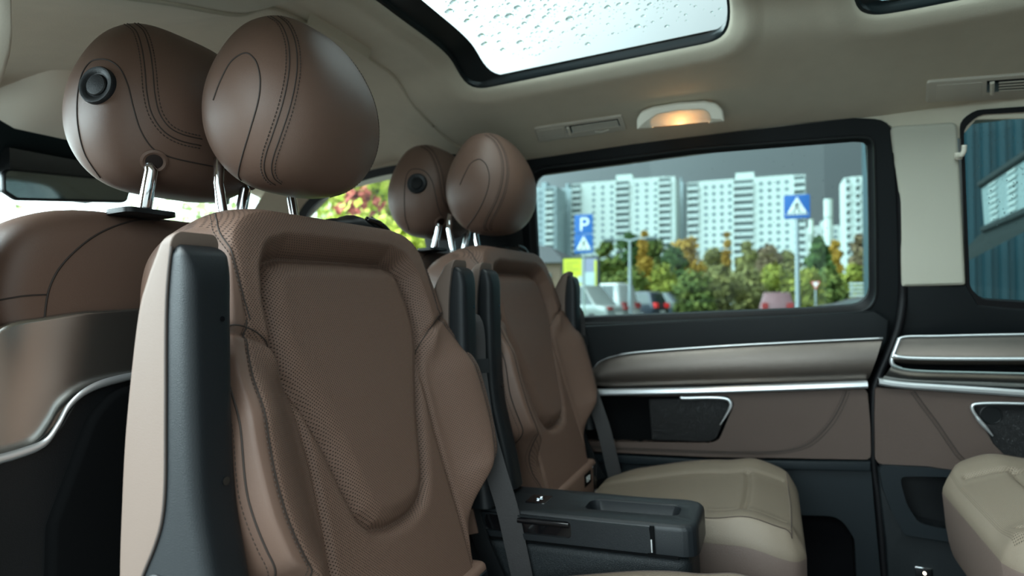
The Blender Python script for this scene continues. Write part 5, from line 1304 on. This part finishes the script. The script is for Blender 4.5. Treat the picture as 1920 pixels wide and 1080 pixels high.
# --- cars
def car(px0, px1, ytop, y, rz, kind, col, label, lit=False, rough=.3):
    a = oY((px0+px1)/2, ytop, y); r = onroot('car', (a[0], y, GZ if kind != 'low' else GZ), rz); tag(r, label, 'car'); H = float(a[2]-GZ)
    L_ = 4.5; w = .88; paint = mat('car_paint', col, rough, metal=.3, coat=.5)
    if kind == 'sedan': P = [(-2.2,.30),(-2.25,.62),(-2.15,.92),(-1.55,1.0),(-.75,H-.03),(-.1,H),(.45,H-.05),(1.25,1.0),(2.0,.85),(2.25,.62),(2.25,.30)]; G0 = [(-1.42,1.0),(-.70,H-.09),(.40,H-.11),(1.08,1.0)]
    else: P = [(-2.15,.35),(-2.2,.75),(-2.1,1.05),(-1.85,H-.10),(-1.6,H),(.3,H-.02),(1.15,1.12),(2.0,1.0),(2.2,.75),(2.2,.35)]; G0 = [(-1.88,1.08),(-1.66,H-.14),(.25,H-.13),(.95,1.10)]
    prof_ = [(x, z) for x, z in catmull([P[-1]]+P+[P[0]], 1)][1:-1] if False else roundpoly(P, .18, 4)
    m = MB(); rings = []
    for yy_, ins_ in ((-w,.10),(-w*.97,.03),(-w*.88,0),(0,-.01),(w*.88,0),(w*.97,.03),(w,.10)):
        rings.append([(p[0], yy_*(1-.20*float(smooth01((p[1]-.95)/.55))), p[1]) for p in offset2(prof_, ins_)])
    m.rings(rings, True, True, True); bo_(m, 'body', paint, r, sharp=50)
    yo = lambda z: w*(1-.20*float(smooth01((z-.95)/.55)))+.006
    for s_ in (-1, 1):
        m = MB(); q = [(x, s_*yo(z), z) for x, z in G0]; q2 = [(x, s_*(yo(z)-.03), z) for x, z in G0]; m.rings([q2, q], True, True, True); bo_(m, 'side_window', MO['cglass'], r, smooth=False)
    for (xa, za), (xb, zb) in ((G0[0], G0[1]), (G0[3], G0[2])):
        dx = -.10 if xa < 0 else .10; m = MB()
        q = [(xa+dx, -.70, za), (xa+dx, .70, za), (xb+dx, .58, zb), (xb+dx, -.58, zb)]; m.rings([q, [(x-dx*.6, y_, z) for x, y_, z in q]], True, True, True); bo_(m, 'rear_window' if xa < 0 else 'windscreen', MO['cglass'], r, smooth=False)
    for x in (-1.35, 1.35):
        for s_ in (-1, 1):
            m = MB(); disc(m, (x, s_*(w-.12), .31), (0,s_,0), .3, [(.31,-.05),(.32,.06),(.30,.12),(.20,.125)]); wh = bo_(m, 'wheel', MO['tyre'], r, sharp=50)
            m = MB(); disc(m, (x, s_*(w-.12), .31), (0,s_,0), .2, [(.19,.12),(.18,.135),(.05,.14)]); bo_(m, 'hub_cap', MO['pole'], wh, sharp=50)
    for s_ in (-1, 1):
        m = MB(); m.box((-2.27, s_*.62-.16, .78 if kind == 'sedan' else .85), (-2.05, s_*.62+.16, .92 if kind == 'sedan' else 1.15)); bo_(m, 'tail_lamp', MO['tail_on' if lit else 'tail'], r, smooth=False)
    m = MB(); m.box((-2.285, -.26, .55), (-2.25, .26, .67)); bo_(m, 'number_plate', MO['plate'], r, smooth=False)
    return r
car(1008, 1168, 535, 28.5, math.radians(158), 'sedan', (.26,.29,.28), 'silver sedan parked behind the parking sign post, seen from the rear quarter')
car(1050, 1196, 532, 33.8, math.radians(157), 'suv', (.42,.44,.43), 'white estate car parked just right of the silver sedan')
car(1122, 1247, 547, 39.0, math.radians(157), 'suv', (.02,.03,.045), 'dark blue car with a red tail lamp right of the white car', lit=True)
car(1188, 1300, 549, 44.0, math.radians(158), 'sedan', (.05,.07,.09), 'dark grey car right of the dark blue one')
car(1280, 1325, 560, 56.0, math.radians(118), 'sedan', (.20,.20,.22), 'grey car mostly hidden behind the dark grey one')
car(1306, 1352, 564, 64.0, math.radians(110), 'sedan', (.75,.77,.77), 'small distant white car between the dark cars and the red-brown one')
car(1426, 1482, 549, 38.0, math.radians(92), 'suv', (.14,.06,.07), 'red-brown car seen from behind, left of the crossing sign post')
car(1575, 1660, 556, 33.0, math.radians(170), 'suv', (.012,.014,.02), 'black car at the lower right corner of the side window')
# pale fence
a = oY(1592, 530, 44); r = onroot('fence', (a[0], 44, GZ)); tag(r, 'pale horizontal rail fence at the lower right of the side window', 'fence'); zt_ = float(a[2]-GZ)
m = MB()
for k in range(5): m.box((0,-.03,zt_-.12-.25*k),(4.5,.03,zt_-.25*k))
bo_(m, 'rails', MO['balc'], r, smooth=False)
for q in (.1, 2.2, 4.3): m = MB(); m.box((q,.03,0),(q+.1,.12,zt_)); bo_(m, 'fence_post', MO['pole'], r, smooth=False)
# --- teal clad building beyond the rear quarter window, with a glazed canopy
def ratio(px, py=400): d = RO @ ray(px, py); return d[0]/d[1]
Yb = 9.0; bx0 = ratio(1700)*Yb
r = onroot('clad_building', (bx0, Yb, GZ)); tag(r, 'dark teal building of vertical corrugated cladding close outside the rear quarter window', 'building')
m = MB(); prf = []
for k in range(60):
    x = k*.16; prf += [(x, 0), (x+.06, 0), (x+.08, .05), (x+.14, .05)]
m.rings([[(x, y, 0) for x, y in prf], [(x, y, 7.5) for x, y in prf]], False); m.box((0,.1,0),(9.6,4,7.5)); bo_(m, 'wall', MO['teal'], r, smooth=False)
ra = ratio(1838)*7.0; c0 = oY(1840, 346, 7.2); c1 = oY(1921, 292, 6.2); c2 = oY(1921, 398, 6.2); c3 = oY(1846, 430, 7.2)
r = onroot('canopy', (0,0,0)); tag(r, 'slanting pale glazed canopy in front of the teal cladding', 'canopy')
e_ = (np.array(c1)-np.array(c0)); c1 = c0+e_*1.6; c2 = c3 + (np.array(c2)-np.array(c3))*1.6
m = MB(); q = [c0, c1, c2, c3]; nn_ = np.cross(c1-c0, c3-c0); nn_ /= np.linalg.norm(nn_); m.rings([[p for p in q], [p+nn_*.08 for p in q]], True, True, True); cnp = bo_(m, 'glazed_panel', MO['canopy'], r, smooth=False)
m = MB(); m.tube([c0, c1], .04, 6); m.tube([c3, c2], .04, 6); bo_(m, 'edge_beam', MO['signk'], r, smooth=False)
m = MB(); cw = c3 + np.array([.3,1.6,-.05]); m.rings([[c3, c2, c2+np.array([.0,2.4,-.2]), cw], [c3-np.array([0,0,.12]), c2-np.array([0,0,.12]), c2+np.array([.0,2.4,-.32]), cw-np.array([0,0,.12])]], True, True, True); bo_(m, 'soffit', MO['signk'], r, smooth=False)
for k in range(3):
    f0, f1 = .12+.28*k, .24+.28*k; m = MB()
    for j in range(7):
        v0, v1 = .10+.12*j, .16+.12*j
        Pq = lambda u, v: (c0*(1-u)+c1*u)*(1-v)+(c3*(1-u)+c2*u)*v - nn_*.006
        m.add([Pq(f0,v0),Pq(f1,v0),Pq(f1,v1),Pq(f0,v1)], [(0,1,2,3)])
    bo_(m, 'pane_pattern', MO['balc'], cnp, smooth=False)

# --- trees close outside the front passenger window and beyond the windscreen
def leafy(px, top, wpx, y, fo, label, n=5000, leaf=.07, seed=1, name='tree', bh=.1):
    p = oY(px, top, y); w = abs(oY(px+wpx/2, top, y)[0]-oY(px-wpx/2, top, y)[0]); h = float(p[2]-GZ)
    return tree(name, float(p[0]), y, h, float(w)*.8, fo, label, leaves=n, leaf=leaf, seed=seed, base_h=bh, trunk=.2)
leafy(760, 250, 320, 8.5, 'lime', 'bright yellow-green tree outside the front passenger window, behind the far headrests', 9000, .10, 2)
leafy(612, 330, 190, 18.5, 'lime', 'yellow-green tree at the left of the front passenger window', 6000, .10, 3)
leafy(676, 352, 120, 7.0, 'redl', 'dark red leafed bush outside the front passenger window', 2600, .075, 4, 'bush', .02)
leafy(650, 345, 130, 10.5, 'pale', 'pale green tree behind the red leafed bush', 4000, .11, 5)
leafy(700, 410, 260, 6.4, 'lime', 'low lime green bush below the red leaves', 6000, .07, 6, 'bush', .02)
p = oY(450, 360, 11)
tree('tree', float(p[0]), 11, 2.6, 6.0, 'pale', 'pale green tree seen through the windscreen between the near headrest posts', leaves=5000, leaf=.12, seed=9, base_h=.1)
for k, (x, y, h, w, lab) in enumerate(((-26, 14, 2.9, 9, 'grey-green tree low in the windscreen at the left edge'), (-30, 20, 2.3, 10, 'pale tree far ahead, low in the windscreen'))):
    tree('tree', x, y, h, w, 'pale', lab, leaves=4000, leaf=.2, seed=20+k, base_h=.1)
